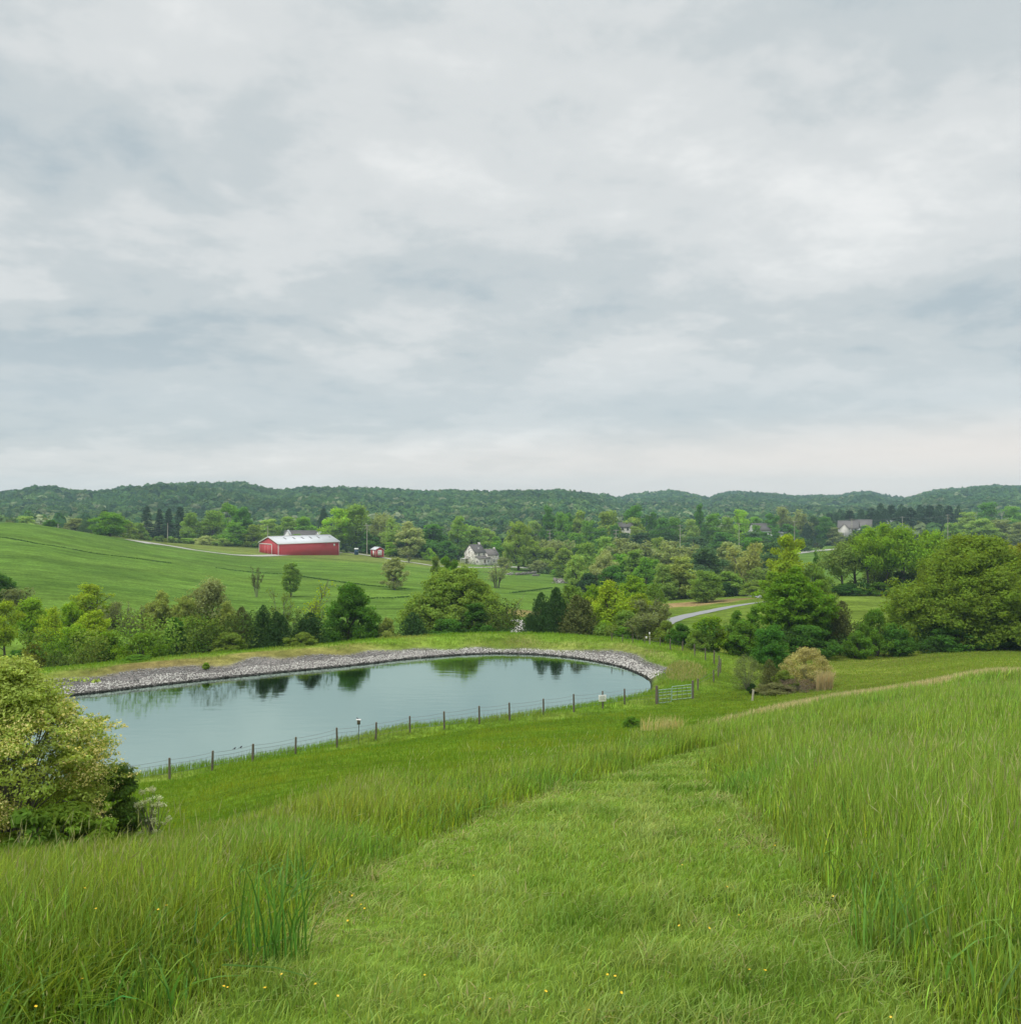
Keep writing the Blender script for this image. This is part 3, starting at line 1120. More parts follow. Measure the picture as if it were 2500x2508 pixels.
    blades('field_edge_grass', pts(x, y), RNG.uniform(0.12, 0.36, n), RNG.uniform(0.10, 0.2, n), shade(n, (0.05, 0.115, 0.022), 0.25, 0.1), 0.3, label='lines of taller grass darkened for their edge shadow along the strips of the far field')


GRASS = 1.0
build_grass()


# ------------------------------------------------------------------ stones of the pond bank
def mat_stone():
    m_, nt, N, L = new_mat("bank_stone")
    out, bs = N('ShaderNodeOutputMaterial'), N('ShaderNodeBsdfDiffuse')
    a = N('ShaderNodeAttribute')
    a.attribute_name = 'col'
    L(a.outputs['Color'], bs.inputs['Color'])
    L(bs.outputs[0], out.inputs[0])
    return m_


def rock_template():
    t = (1 + 5 ** 0.5) / 2
    V = np.array([(-1, t, 0), (1, t, 0), (-1, -t, 0), (1, -t, 0), (0, -1, t), (0, 1, t), (0, -1, -t), (0, 1, -t), (t, 0, -1), (t, 0, 1), (-t, 0, -1), (-t, 0, 1)], float)
    V /= np.linalg.norm(V, axis=1, keepdims=True)
    F = np.array([(0, 11, 5), (0, 5, 1), (0, 1, 7), (0, 7, 10), (0, 10, 11), (1, 5, 9), (5, 11, 4), (11, 10, 2), (10, 7, 6), (7, 1, 8), (3, 9, 4), (3, 4, 2), (3, 2, 6), (3, 6, 8), (3, 8, 9), (4, 9, 5), (2, 4, 11), (6, 2, 10), (8, 6, 7), (9, 8, 1)])
    return V, F


def rocks(name, P, size, col, mat, parent=None):
    V0_, F0 = rock_template()
    n = len(P)
    rng = RNG
    V = V0_[None] * rng.uniform(0.7, 1.25, (n, 12, 1)) * (size[:, None] * rng.uniform(0.6, 1.2, (n, 3)))[:, None]
    a = rng.uniform(0, 6.28, n)
    ca, sa = np.cos(a)[:, None], np.sin(a)[:, None]
    V = np.stack([V[..., 0] * ca - V[..., 1] * sa, V[..., 0] * sa + V[..., 1] * ca, V[..., 2] * 0.75], -1) + P[:, None]
    F = (np.arange(n)[:, None, None] * 12 + F0[None]).reshape(-1, 3)
    return obj(name, np_mesh(name, V.reshape(-1, 3), [F], {'col': np.repeat(col, 12, 0)}, False, [mat]), parent)


M['stone'] = mat_stone()


def build_bank_stones():
    x = RNG.uniform(-60, 20, 330000)
    y = RNG.uniform(44, 100, 330000)
    s = pond_sd(x, y)
    nr = pond_near(x, y)
    left, rightend = smoothstep(2, -22, x), smoothstep(5, 10, x)
    wid = 0.85 + 1.9 * left + 1.3 * rightend + 0.3 * wav(x, y, 3.0)
    dens = np.where(s < 1.4, 1.0, 0.62 + 0.2 * wav(x, y, 2))
    k = (s > -0.12) & (s < wid) & (nr < 0.6) & (RNG.random(len(x)) < dens)
    x, y, s, wid = x[k], y[k], s[k], wid[k]
    n = len(x)
    P = pts(x, y)
    P[:, 2] += 0.03
    size = RNG.uniform(0.035, 0.085, n)
    col = np.array((0.36, 0.345, 0.325)) * RNG.uniform(0.65, 1.2, (n, 1))
    low = s < 1.3 + 0.25 * wav(x, y, 2)
    col[low] = np.array((0.57, 0.545, 0.505)) * RNG.uniform(0.7, 1.2, (int(low.sum()), 1))
    upd = ~low
    dk = upd & (RNG.random(n) < 0.45)
    col[dk] *= 0.72
    wet = s < 0.16
    col[wet] = np.array((0.045, 0.048, 0.04))
    o = rocks('gravel', P, size, col, M['stone'])
    tag(o, 'grey and white stones lining the far bank of the pond', kind='stuff')
    return n


build_bank_stones()


# ------------------------------------------------------------------ trees
def unit(rng, n):
    v = rng.normal(size=(n, 3))
    return v / (np.linalg.norm(v, axis=1, keepdims=True) + 1e-9)


def kites(pos, nrm, ln, wd, rng, axis=None):
    """leaf clumps: folded four-cornered leaves"""
    n = len(pos)
    r = unit(rng, n) if axis is None else axis
    t = r - nrm * (r * nrm).sum(1, keepdims=True)
    t /= np.linalg.norm(t, axis=1, keepdims=True) + 1e-9
    b = np.cross(nrm, t)
    ln, wd = np.broadcast_to(ln, (n,))[:, None], np.broadcast_to(wd, (n,))[:, None]
    fold = nrm * wd * rng.uniform(-0.1, 0.5, (n, 1))
    V = np.stack([pos - t * ln, pos + b * wd + fold, pos + t * ln, pos - b * wd + fold], 1)
    return V


def puff_leaves(rng, C, R, n, size, flat=0.75, shell=0.55, up=0.35, asp=0.62):
    """n leaves spread through the puffs with centres C and radii R"""
    p = R ** 2 / (R ** 2).sum()
    k = rng.choice(len(C), n, p=p)
    d = unit(rng, n)
    d[:, 2] = d[:, 2] * 0.9 + up * 0.35
    rad = (shell + (1.06 - shell) * rng.random(n) ** 0.6)[:, None]
    off = d * rad * R[k][:, None]
    off[:, 2] *= flat
    pos = C[k] + off
    nr = d * 0.75 + unit(rng, n) * 0.75 + np.array([0, 0, up])
    nr /= np.linalg.norm(nr, axis=1, keepdims=True)
    s = size * rng.uniform(0.6, 1.3, n)
    return kites(pos, nr, s, s * asp, rng), k


def limbs(rng, mb, base, C, r0, n, bend=0.2, sides=5, taper=0.25):
    """limbs from the trunk out to the puffs"""
    idx = rng.permutation(len(C))[:n]
    for i in idx:
        c = C[i]
        s = np.array([base[0] * 0.3, base[1] * 0.3, min(base[2], max(0.10, c[2] - np.hypot(c[0], c[1]) * rng.uniform(0.7, 1.2)))])
        mid = (s + c) / 2 + np.array([0, 0, -0.1 * np.hypot(c[0], c[1])]) + rng.normal(0, 0.02, 3)
        tt = np.linspace(0, 1, 6)[:, None]
        P = (1 - tt) ** 2 * s + 2 * tt * (1 - tt) * mid + tt ** 2 * c
        mb.tube(P, r0 * np.linspace(0.5, 0.5 * taper, 6), sides)


def trunk(rng, mb, h, r, lean=0.03, sides=7):
    z = np.linspace(-0.04, h, 7)
    P = np.c_[np.cumsum(rng.normal(0, lean / 3, 7)), np.cumsum(rng.normal(0, lean / 3, 7)), z]
    P -= np.array([P[0, 0], P[0, 1], 0])
    rr = r * np.array([1.5, 1.1, 1.0, 0.9, 0.8, 0.65, 0.5])
    mb.tube(P, rr, sides)
    return P


class Proto:
    def __init__(self, trunk_me, crown_me, w, names=('trunk', 'crown')):
        self.t, self.c, self.w, self.names = trunk_me, crown_me, w, names


def finish(name, mb, LV, k, rng, w, leaf, bark, names=('trunk', 'crown')):
    V = np.concatenate(LV) if isinstance(LV, list) else LV
    w = 2 * float(np.percentile(np.hypot(V[..., 0], V[..., 1]), 96.5))     # the crown's measured width
    n = len(V)
    var = np.clip(rng.normal(0.45, 0.2, n) + (0 if k is None else k), 0, 1)
    F = np.arange(n * 4).reshape(-1, 4)
    tm = None
    if mb is not None:
        VV = np.concatenate(mb.V)
        fs = [np.concatenate(mb.F4)] if mb.F4 else []
        if mb.F3:
            fs.append(np.concatenate(mb.F3))
        tm = np_mesh(name + '_trunk', VV, fs, None, True, [bark])
    cm = np_mesh(name + '_crown', V.reshape(-1, 3), [F], {'var': np.repeat(var, 4)}, False, [leaf])
    return Proto(tm, cm, w, names)


def dome_puffs(rng, n, w, z0, z1, shape=1.0, r0=0.11, r1=0.2, fill=0.35):
    """puff centres filling a crown envelope of width w between heights z0..z1"""
    C, R = [], []
    while len(C) < n:
        a, t = rng.uniform(0, 2 * math.pi), rng.random()
        env = (w / 2) * (math.sin(math.pi * (0.12 + 0.86 * t ** shape)) ** 0.7)
        q = math.sqrt(rng.uniform(fill, 1))
        rr = rng.uniform(r0, r1) * (1.1 - 0.45 * t)
        e = max(0.0, env - rr * 0.8) * q
        z = z0 + rr * 0.6 + t * (z1 - z0 - rr * 1.4)
        C.append((math.cos(a) * e, math.sin(a) * e, z))
        R.append(rr)
    return np.array(C), np.array(R)


def clump_puffs(rng, n, w, z0, z1, shape=1.0, r0=0.05, r1=0.1, fill=0.3):
    """puffs gathered into bigger boughs, so the crown has hollows and an uneven outline"""
    nb = max(12, int(n / 7))
    B, RB = [], []
    ph = rng.uniform(0, 6.28, 3)
    while len(B) < nb:
        a, t = rng.uniform(0, 2 * math.pi), rng.random()
        env = (w / 2) * (math.sin(math.pi * (0.14 + 0.83 * t ** shape)) ** 0.7) * (1 + 0.16 * math.sin(2 * a + ph[0]) + 0.12 * math.sin(3 * a + ph[1] + 5 * t))
        rb = rng.uniform(0.10, 0.20) * (0.55 + 0.5 * w) * (1.1 - 0.3 * t)
        e = max(0.0, env - rb * 0.75) * math.sqrt(rng.uniform(fill, 1))
        B.append((math.cos(a) * e, math.sin(a) * e, z0 + rb * 0.5 + t * (z1 - z0 - rb * 1.3)))
        RB.append(rb)
    B, RB = np.array(B), np.array(RB)
    k = rng.integers(0, nb, n)
    d = unit(rng, n)
    d[:, 2] = d[:, 2] * 0.8 + 0.25
    C = B[k] + d * (RB[k] * rng.uniform(0.45, 1.0, n))[:, None] * np.array((1.15, 1.15, 0.8))
    C[:, 2] = np.minimum(C[:, 2], z1 - 0.02)
    C[:, 2] = np.maximum(C[:, 2], 0.01)
    D, RD = dome_puffs(rng, int(n * 0.4), w * 0.92, z0, z1 * 0.95, shape, r0 * 1.2, r1 * 1.2, fill)
    return np.concatenate([C, D]), np.concatenate([rng.uniform(r0, r1, n), RD])


def deciduous(seed, w=0.8, z0=0.12, puffs=110, n=15000, size=0.019, tr=0.022, th=0.55, shape=0.85, r0=0.055, r1=0.12, flat=0.75, nl=16, shell=0.55, fill=0.35, bark=None, loose=0.12, z1=0.985):
    rng = np.random.default_rng(seed)
    C, R = clump_puffs(rng, int(puffs * 1.3), w, z0, z1, shape, r0 * 0.8, r1 * 0.8, fill)
    mb = MB()
    P = trunk(rng, mb, th, tr)
    limbs(rng, mb, P[-1], C, tr, nl)
    lv, k = puff_leaves(rng, C, R, int(n * (1 - loose)), size, flat, shell)
    lv2, k2 = puff_leaves(rng, C, R * 1.35, int(n * loose), size * 0.9, flat, 0.7)
    pk = rng.normal(0, 0.12, len(C))
    kk = np.concatenate([pk[k], pk[k2]])
    return finish('tree', mb, [lv, lv2], kk, rng, w, M['leaf'], bark or M['bark'])


def airy(seed, w=0.7, n=8500, forks=2, size=0.017, th=0.45, z0=0.20, puffs=110):
    """open crown on visible forked stems"""
    rng = np.random.default_rng(seed)
    C, R = clump_puffs(rng, puffs, w, z0, 0.985, 0.8, 0.035, 0.075, 0.2)
    mb = MB()
    for f in range(forks):
        a = rng.uniform(0, 6.28)
        top = np.array([math.cos(a) * w * 0.16, math.sin(a) * w * 0.16, rng.uniform(0.6, 0.8)])
        z = np.linspace(0, 1, 8)[:, None]
        P = np.array([0, 0, -0.04]) * (1 - z) + top * z + np.c_[rng.normal(0, 0.008, (8, 2)), np.zeros(8)]
        P[:, :2] *= (z ** 0.7)
        mb.tube(P, 0.019 * np.linspace(1.2, 0.35, 8), 6)
        limbs(rng, mb, P[-2], C[f::forks], 0.018, 10)
    lv, k = puff_leaves(rng, C, R * np.where(rng.random(len(C)) < 0.4, 1.7, 1.0), n, size, 1.0, 0.1)
    pk = rng.normal(0, 0.12, len(C))
    return finish('tree', mb, lv, pk[k], rng, w, M['leaf'], M['bark'])


def bare(seed, w=0.6, n=1500, stems=5, size=0.016, twigs=70):
    """thin spring tree or scrub, mostly twigs"""
    rng = np.random.default_rng(seed)
    mb = MB()
    tips = []
    for s_ in range(stems):
        a = rng.uniform(0, 6.28)
        b0 = np.array([math.cos(a), math.sin(a), 0]) * w * 0.06
        top = np.array([math.cos(a) * w * rng.uniform(0.08, 0.4), math.sin(a) * w * rng.uniform(0.08, 0.4), rng.uniform(0.65, 1.0)])
        tt = np.linspace(0, 1, 8)[:, None]
        P = b0 * (1 - tt) + top * tt ** np.array([1.4, 1.4, 0.9]) + rng.normal(0, 0.008, (8, 3)) * tt
        P[0, 2] = -0.05
        mb.tube(P, 0.010 * np.linspace(1.3, 0.25, 8), 5)
        for q in range(twigs // stems):
            i = rng.integers(2, 7)
            d = unit(rng, 1)[0] * 0.5 + np.array([0, 0, 0.7])
            d[:2] += np.array([math.cos(a), math.sin(a)]) * 0.3
            L_ = rng.uniform(0.10, 0.26)
            e = P[i] + d * L_
            mm = (P[i] + e) / 2 + rng.normal(0, 0.012, 3)
            mb.tube([P[i], mm, e], [0.0042, 0.003, 0.0014], 3)
            tips += [mm, e]
            for q2 in range(2):
                e2 = mm + (unit(rng, 1)[0] * 0.6 + np.array([0, 0, 0.5])) * L_ * 0.6
                mb.tube([mm, e2], [0.0026, 0.0012], 3)
                tips.append(e2)
    T = np.array(tips)
    T = T[T[:, 2] < 1.02]
    k = rng.integers(0, len(T), n)
    pos = T[k] + rng.normal(0, 0.022, (n, 3))
    lv = kites(pos, unit(rng, n), size * rng.uniform(0.5, 1.2, n), size * 0.6, rng)
    return finish('tree', mb, lv, None, rng, w, M['leaf'], M['twig'])


def cedar(seed, w=0.7, n=11000, size=0.022, tips=4, full=0.62):
    """dark evergreen with several pointed tops and upswept sprays"""
    rng = np.random.default_rng(seed)
    mb = MB()
    trunk(rng, mb, 0.7, 0.02)
    LV, K = [], []
    for t_ in range(tips):
        a = rng.uniform(0, 6.28)
        off = np.array([math.cos(a), math.sin(a)]) * w * (0.2 if t_ else 0.0)
        ht = 1.0 if t_ == 0 else rng.uniform(0.7, 0.92)
        nn = n // tips
        z = rng.random(nn) ** 1.15
        env = (w / 2) * np.minimum(1, (1 - z) ** full * 1.15) * (0.75 if t_ else 0.9) + 0.012
        a2 = rng.uniform(0, 6.28, nn)
        lob = 1 + 0.30 * np.sin(a2 * 4 + z * 17 + t_) + 0.24 * np.sin(a2 * 7 - z * 31) + 0.15 * rng.normal(size=nn)
        q = rng.uniform(0.55, 1.0, nn) ** 0.6 * lob
        pos = np.c_[off[0] + np.cos(a2) * env * q, off[1] + np.sin(a2) * env * q, 0.02 + z * ht * 0.97]
        ax = np.c_[np.cos(a2) * 0.7, np.sin(a2) * 0.7, np.full(nn, 0.75)] + rng.normal(0, 0.25, (nn, 3))
        ax /= np.linalg.norm(ax, axis=1, keepdims=True)
        s = size * rng.uniform(0.6, 1.5, nn)
        LV.append(kites(pos, unit(rng, nn), s, s * 0.3, rng, ax))
        K.append(0.1 * np.sin(a2 * 5 + z * 22))
    return finish('conifer', mb, LV, np.concatenate(K), rng, w, M['needle'], M['bark'])


def spruce(seed, w=0.42, tiers=17, n=6500, size=0.022):
    """pointed conifer with drooping tiers"""
    rng = np.random.default_rng(seed)
    mb = MB()
    trunk(rng, mb, 0.95, 0.014, 0.01)
    per = n // (tiers * 9)
    LV = []
    for t in range(tiers):
        z = 0.06 + 0.9 * t / tiers
        L_ = (w / 2) * (1 - t / tiers) ** 0.72 + 0.02
        for b in range(9):
            a = rng.uniform(0, 6.28)
            l2 = L_ * rng.uniform(0.7, 1.12)
            u = rng.random(per) ** 0.7
            side = rng.normal(0, 0.22, per) * l2 * (0.3 + u)
            zz = z + rng.normal(0, 0.01, per) - 0.22 * l2 * u + 0.10 * l2 * u * u
            pos = np.c_[math.cos(a) * u * l2 - math.sin(a) * side, math.sin(a) * u * l2 + math.cos(a) * side, zz]
            ax = np.tile([math.cos(a), math.sin(a), -0.15], (per, 1)) + rng.normal(0, 0.3, (per, 3))
            nr = np.tile([math.cos(a) * 0.3, math.sin(a) * 0.3, 1.0], (per, 1)) + rng.normal(0, 0.35, (per, 3))
            nr /= np.linalg.norm(nr, axis=1, keepdims=True)
            s = size * rng.uniform(0.7, 1.3, per)
            LV.append(kites(pos, nr, s, s * 0.42, rng, ax))
    return finish('conifer', mb, LV, None, rng, w, M['needle'], M['bark'])


def shrub(seed, w=1.3, n=12000, puffs=90, size=0.026, r0=0.08, r1=0.17, twig=30):
    rng = np.random.default_rng(seed)
    C, R = clump_puffs(rng, int(puffs * 1.3), w, 0.0, 0.97, 0.75, r0 * 0.8, r1 * 0.8, 0.3)
    mb = MB()
    for i in rng.permutation(len(C))[:twig]:
        c = C[i]
        b0 = np.array([rng.normal(0, 0.05), rng.normal(0, 0.05), -0.04])
        mid = (b0 + c) / 2 + np.array([0, 0, 0.08])
        tt = np.linspace(0, 1, 5)[:, None]
        mb.tube((1 - tt) ** 2 * b0 + 2 * tt * (1 - tt) * mid + tt ** 2 * c, [0.016, 0.013, 0.01, 0.007, 0.004], 4)
    lv, k = puff_leaves(rng, C, R, n, size, 0.8, 0.5)
    pk = rng.normal(0, 0.14, len(C))
    return finish('shrub', mb, lv, pk[k], rng, w, M['leaf'], M['bark'], ('stems', 'foliage'))


PROTO = {
    'round': [deciduous(1, 0.82, 0.03, 120, 16000), deciduous(2, 0.86, 0.04, 120, 16000)],
    'broad': [deciduous(3, 1.12, 0.0, 150, 20000, shape=0.7), deciduous(4, 1.0, 0.03, 120, 16000)],
    'tall': [deciduous(5, 0.55, 0.12, 90, 10500, 0.016, tr=0.016, th=0.7, r0=0.045, r1=0.095), deciduous(6, 0.5, 0.10, 84, 10000, 0.016, tr=0.016, th=0.7, r0=0.04, r1=0.09)],
    'wood': [deciduous(7, 0.62, 0.0, 90, 11000, 0.019, shape=0.7), deciduous(8, 0.68, 0.0, 96, 11000, 0.019, shape=0.65), deciduous(9, 0.58, 0.0, 84, 10000, 0.019, shape=0.75)],
    'airy': [airy(11), airy(12, 0.75, 9000, 3), airy(13, 0.62, 8000, 2)],
    'open': [airy(31, 0.6, 8000, 1, 0.016, 0.5, 0.36, 90), airy(32, 0.66, 8500, 2, 0.016, 0.5, 0.33, 95), airy(33, 0.55, 7500, 1, 0.016, 0.5, 0.40, 85)],
    'loose': [deciduous(14, 0.75, 0.04, 130, 12000, 0.0165, shape=0.75, r0=0.04, r1=0.085, shell=0.2, fill=0.15, nl=40, flat=0.9), deciduous(15, 0.8, 0.02, 140, 12500, 0.0165, shape=0.75, r0=0.04, r1=0.085, shell=0.2, fill=0.15, nl=40, flat=0.9)],
    'bare': [bare(16), bare(17, 0.7, 1900, 6), bare(18, 0.55, 900, 4)],
    'thicket': [bare(19, 0.8, 5200, 9, 0.022, 120), bare(20, 0.9, 5600, 9, 0.022, 120)],
    'cedar': [cedar(21, tips=4), cedar(22, 0.8, tips=5), cedar(23, 0.7, tips=3)],
    'spruce': [spruce(24), spruce(25, 0.46)],
    'shrub': [shrub(26), shrub(27, 1.2), shrub(28, 1.45)],
}
TINT = {
    'lime': (0.235, 0.335, 0.035), 'bright': (0.165, 0.285, 0.030), 'green': (0.100, 0.205, 0.032), 'deep': (0.062, 0.150, 0.030), 'dark': (0.032, 0.072, 0.026),
    'emerald': (0.058, 0.155, 0.032), 'olive': (0.145, 0.215, 0.052), 'pale': (0.215, 0.265, 0.15), 'willow': (0.205, 0.265, 0.095), 'grey': (0.165, 0.21, 0.115), 'brown': (0.11, 0.11, 0.055),
    'tan': (0.20, 0.235, 0.105), 'blue': (0.060, 0.115, 0.060), 'mid': (0.135, 0.225, 0.055), 'soft': (0.165, 0.25, 0.080), 'bronze': (0.080, 0.100, 0.040), 'spruceblue': (0.028, 0.056, 0.036),
    'straw': (0.40, 0.34, 0.19), 'yellowbrown': (0.20, 0.235, 0.055),
}
_cnt = {}
TB = (1.58, 1.48, 1.08)


def tree(kind, u, vtop, y, wpx, tint, label, group=None, cat=None, name=None, rz=None, base=None):
    """a tree under image column u at depth y, its top at image row vtop and its crown wpx pixels wide"""
    i = _cnt.get(kind, 0)
    _cnt[kind] = i + 1
    p = PROTO[kind][i % len(PROTO[kind])]
    g = at(u, y)
    h = max(0.6, ztop(vtop, y) - g[2])
    w = wpx / F_PX * y / p.w
    name = name or {'cedar': 'cedar_tree', 'spruce': 'spruce_tree', 'shrub': 'shrub', 'bare': 'bare_tree', 'thicket': 'thicket_tree'}.get(kind, 'tree')
    cat = cat or {'cedar': 'conifer', 'spruce': 'conifer', 'shrub': 'bush'}.get(kind, 'tree')
    t = empty(name, (g[0], g[1], g[2] - 0.05), RNG.uniform(0, 6.28) if rz is None else rz, (w, w, h))
    tag(t, label, cat, group)
    c = TINT[tint] if isinstance(tint, str) else tint
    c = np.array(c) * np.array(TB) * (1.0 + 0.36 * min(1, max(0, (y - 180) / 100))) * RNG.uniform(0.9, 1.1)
    for me, nm in ((p.t, p.names[0]), (p.c, p.names[1])):
        if me is None:
            continue
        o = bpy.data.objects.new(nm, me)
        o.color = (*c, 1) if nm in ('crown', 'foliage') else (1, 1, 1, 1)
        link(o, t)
    return t


# ---- the big trees, each with a crown of its own
def special(name, cat, u, vtop, y, wpx, tint, label, proto, group=None):
    PROTO['_one'] = [proto]
    return tree('_one', u, vtop, y, wpx, tint, label, group, cat, name, rz=0.4)


special('spreading_tree', 'tree', 2385, 1304, 103, 420, (0.150, 0.235, 0.040), 'huge spreading tree with a dense layered crown at the right end of the hedge',
        deciduous(41, 1.30, -0.02, 800, 140000, 0.0105, tr=0.03, th=0.35, shape=0.6, r0=0.04, r1=0.085, flat=0.95, nl=40, shell=0.25, fill=0.3))
special('spreading_tree', 'tree', 1118, 1378, 114, 272, (0.160, 0.250, 0.060), 'huge olive green many stemmed tree standing behind the middle of the pond',
        deciduous(42, 1.20, -0.02, 520, 80000, 0.0120, tr=0.03, th=0.5, shape=0.68, r0=0.035, r1=0.075, flat=0.9, nl=60, shell=0.45, fill=0.3))
special('tree', 'tree', 1945, 1386, 97, 168, (0.125, 0.250, 0.028), 'tall bright green tree with layered branches above the right hand hedge',
        deciduous(43, 0.72, 0.0, 380, 42000, 0.0135, tr=0.02, th=0.7, shape=1.45, r0=0.03, r1=0.07, flat=0.75, nl=40, shell=0.4, fill=0.3))
special('tree', 'tree', 858, 1426, 101, 146, (0.072, 0.172, 0.026), 'dense rounded deep green tree on the far bank between cedar and yellow shrub',
        deciduous(44, 0.98, 0.0, 300, 36000, 0.0145, shape=0.66, r0=0.04, r1=0.085, fill=0.4))

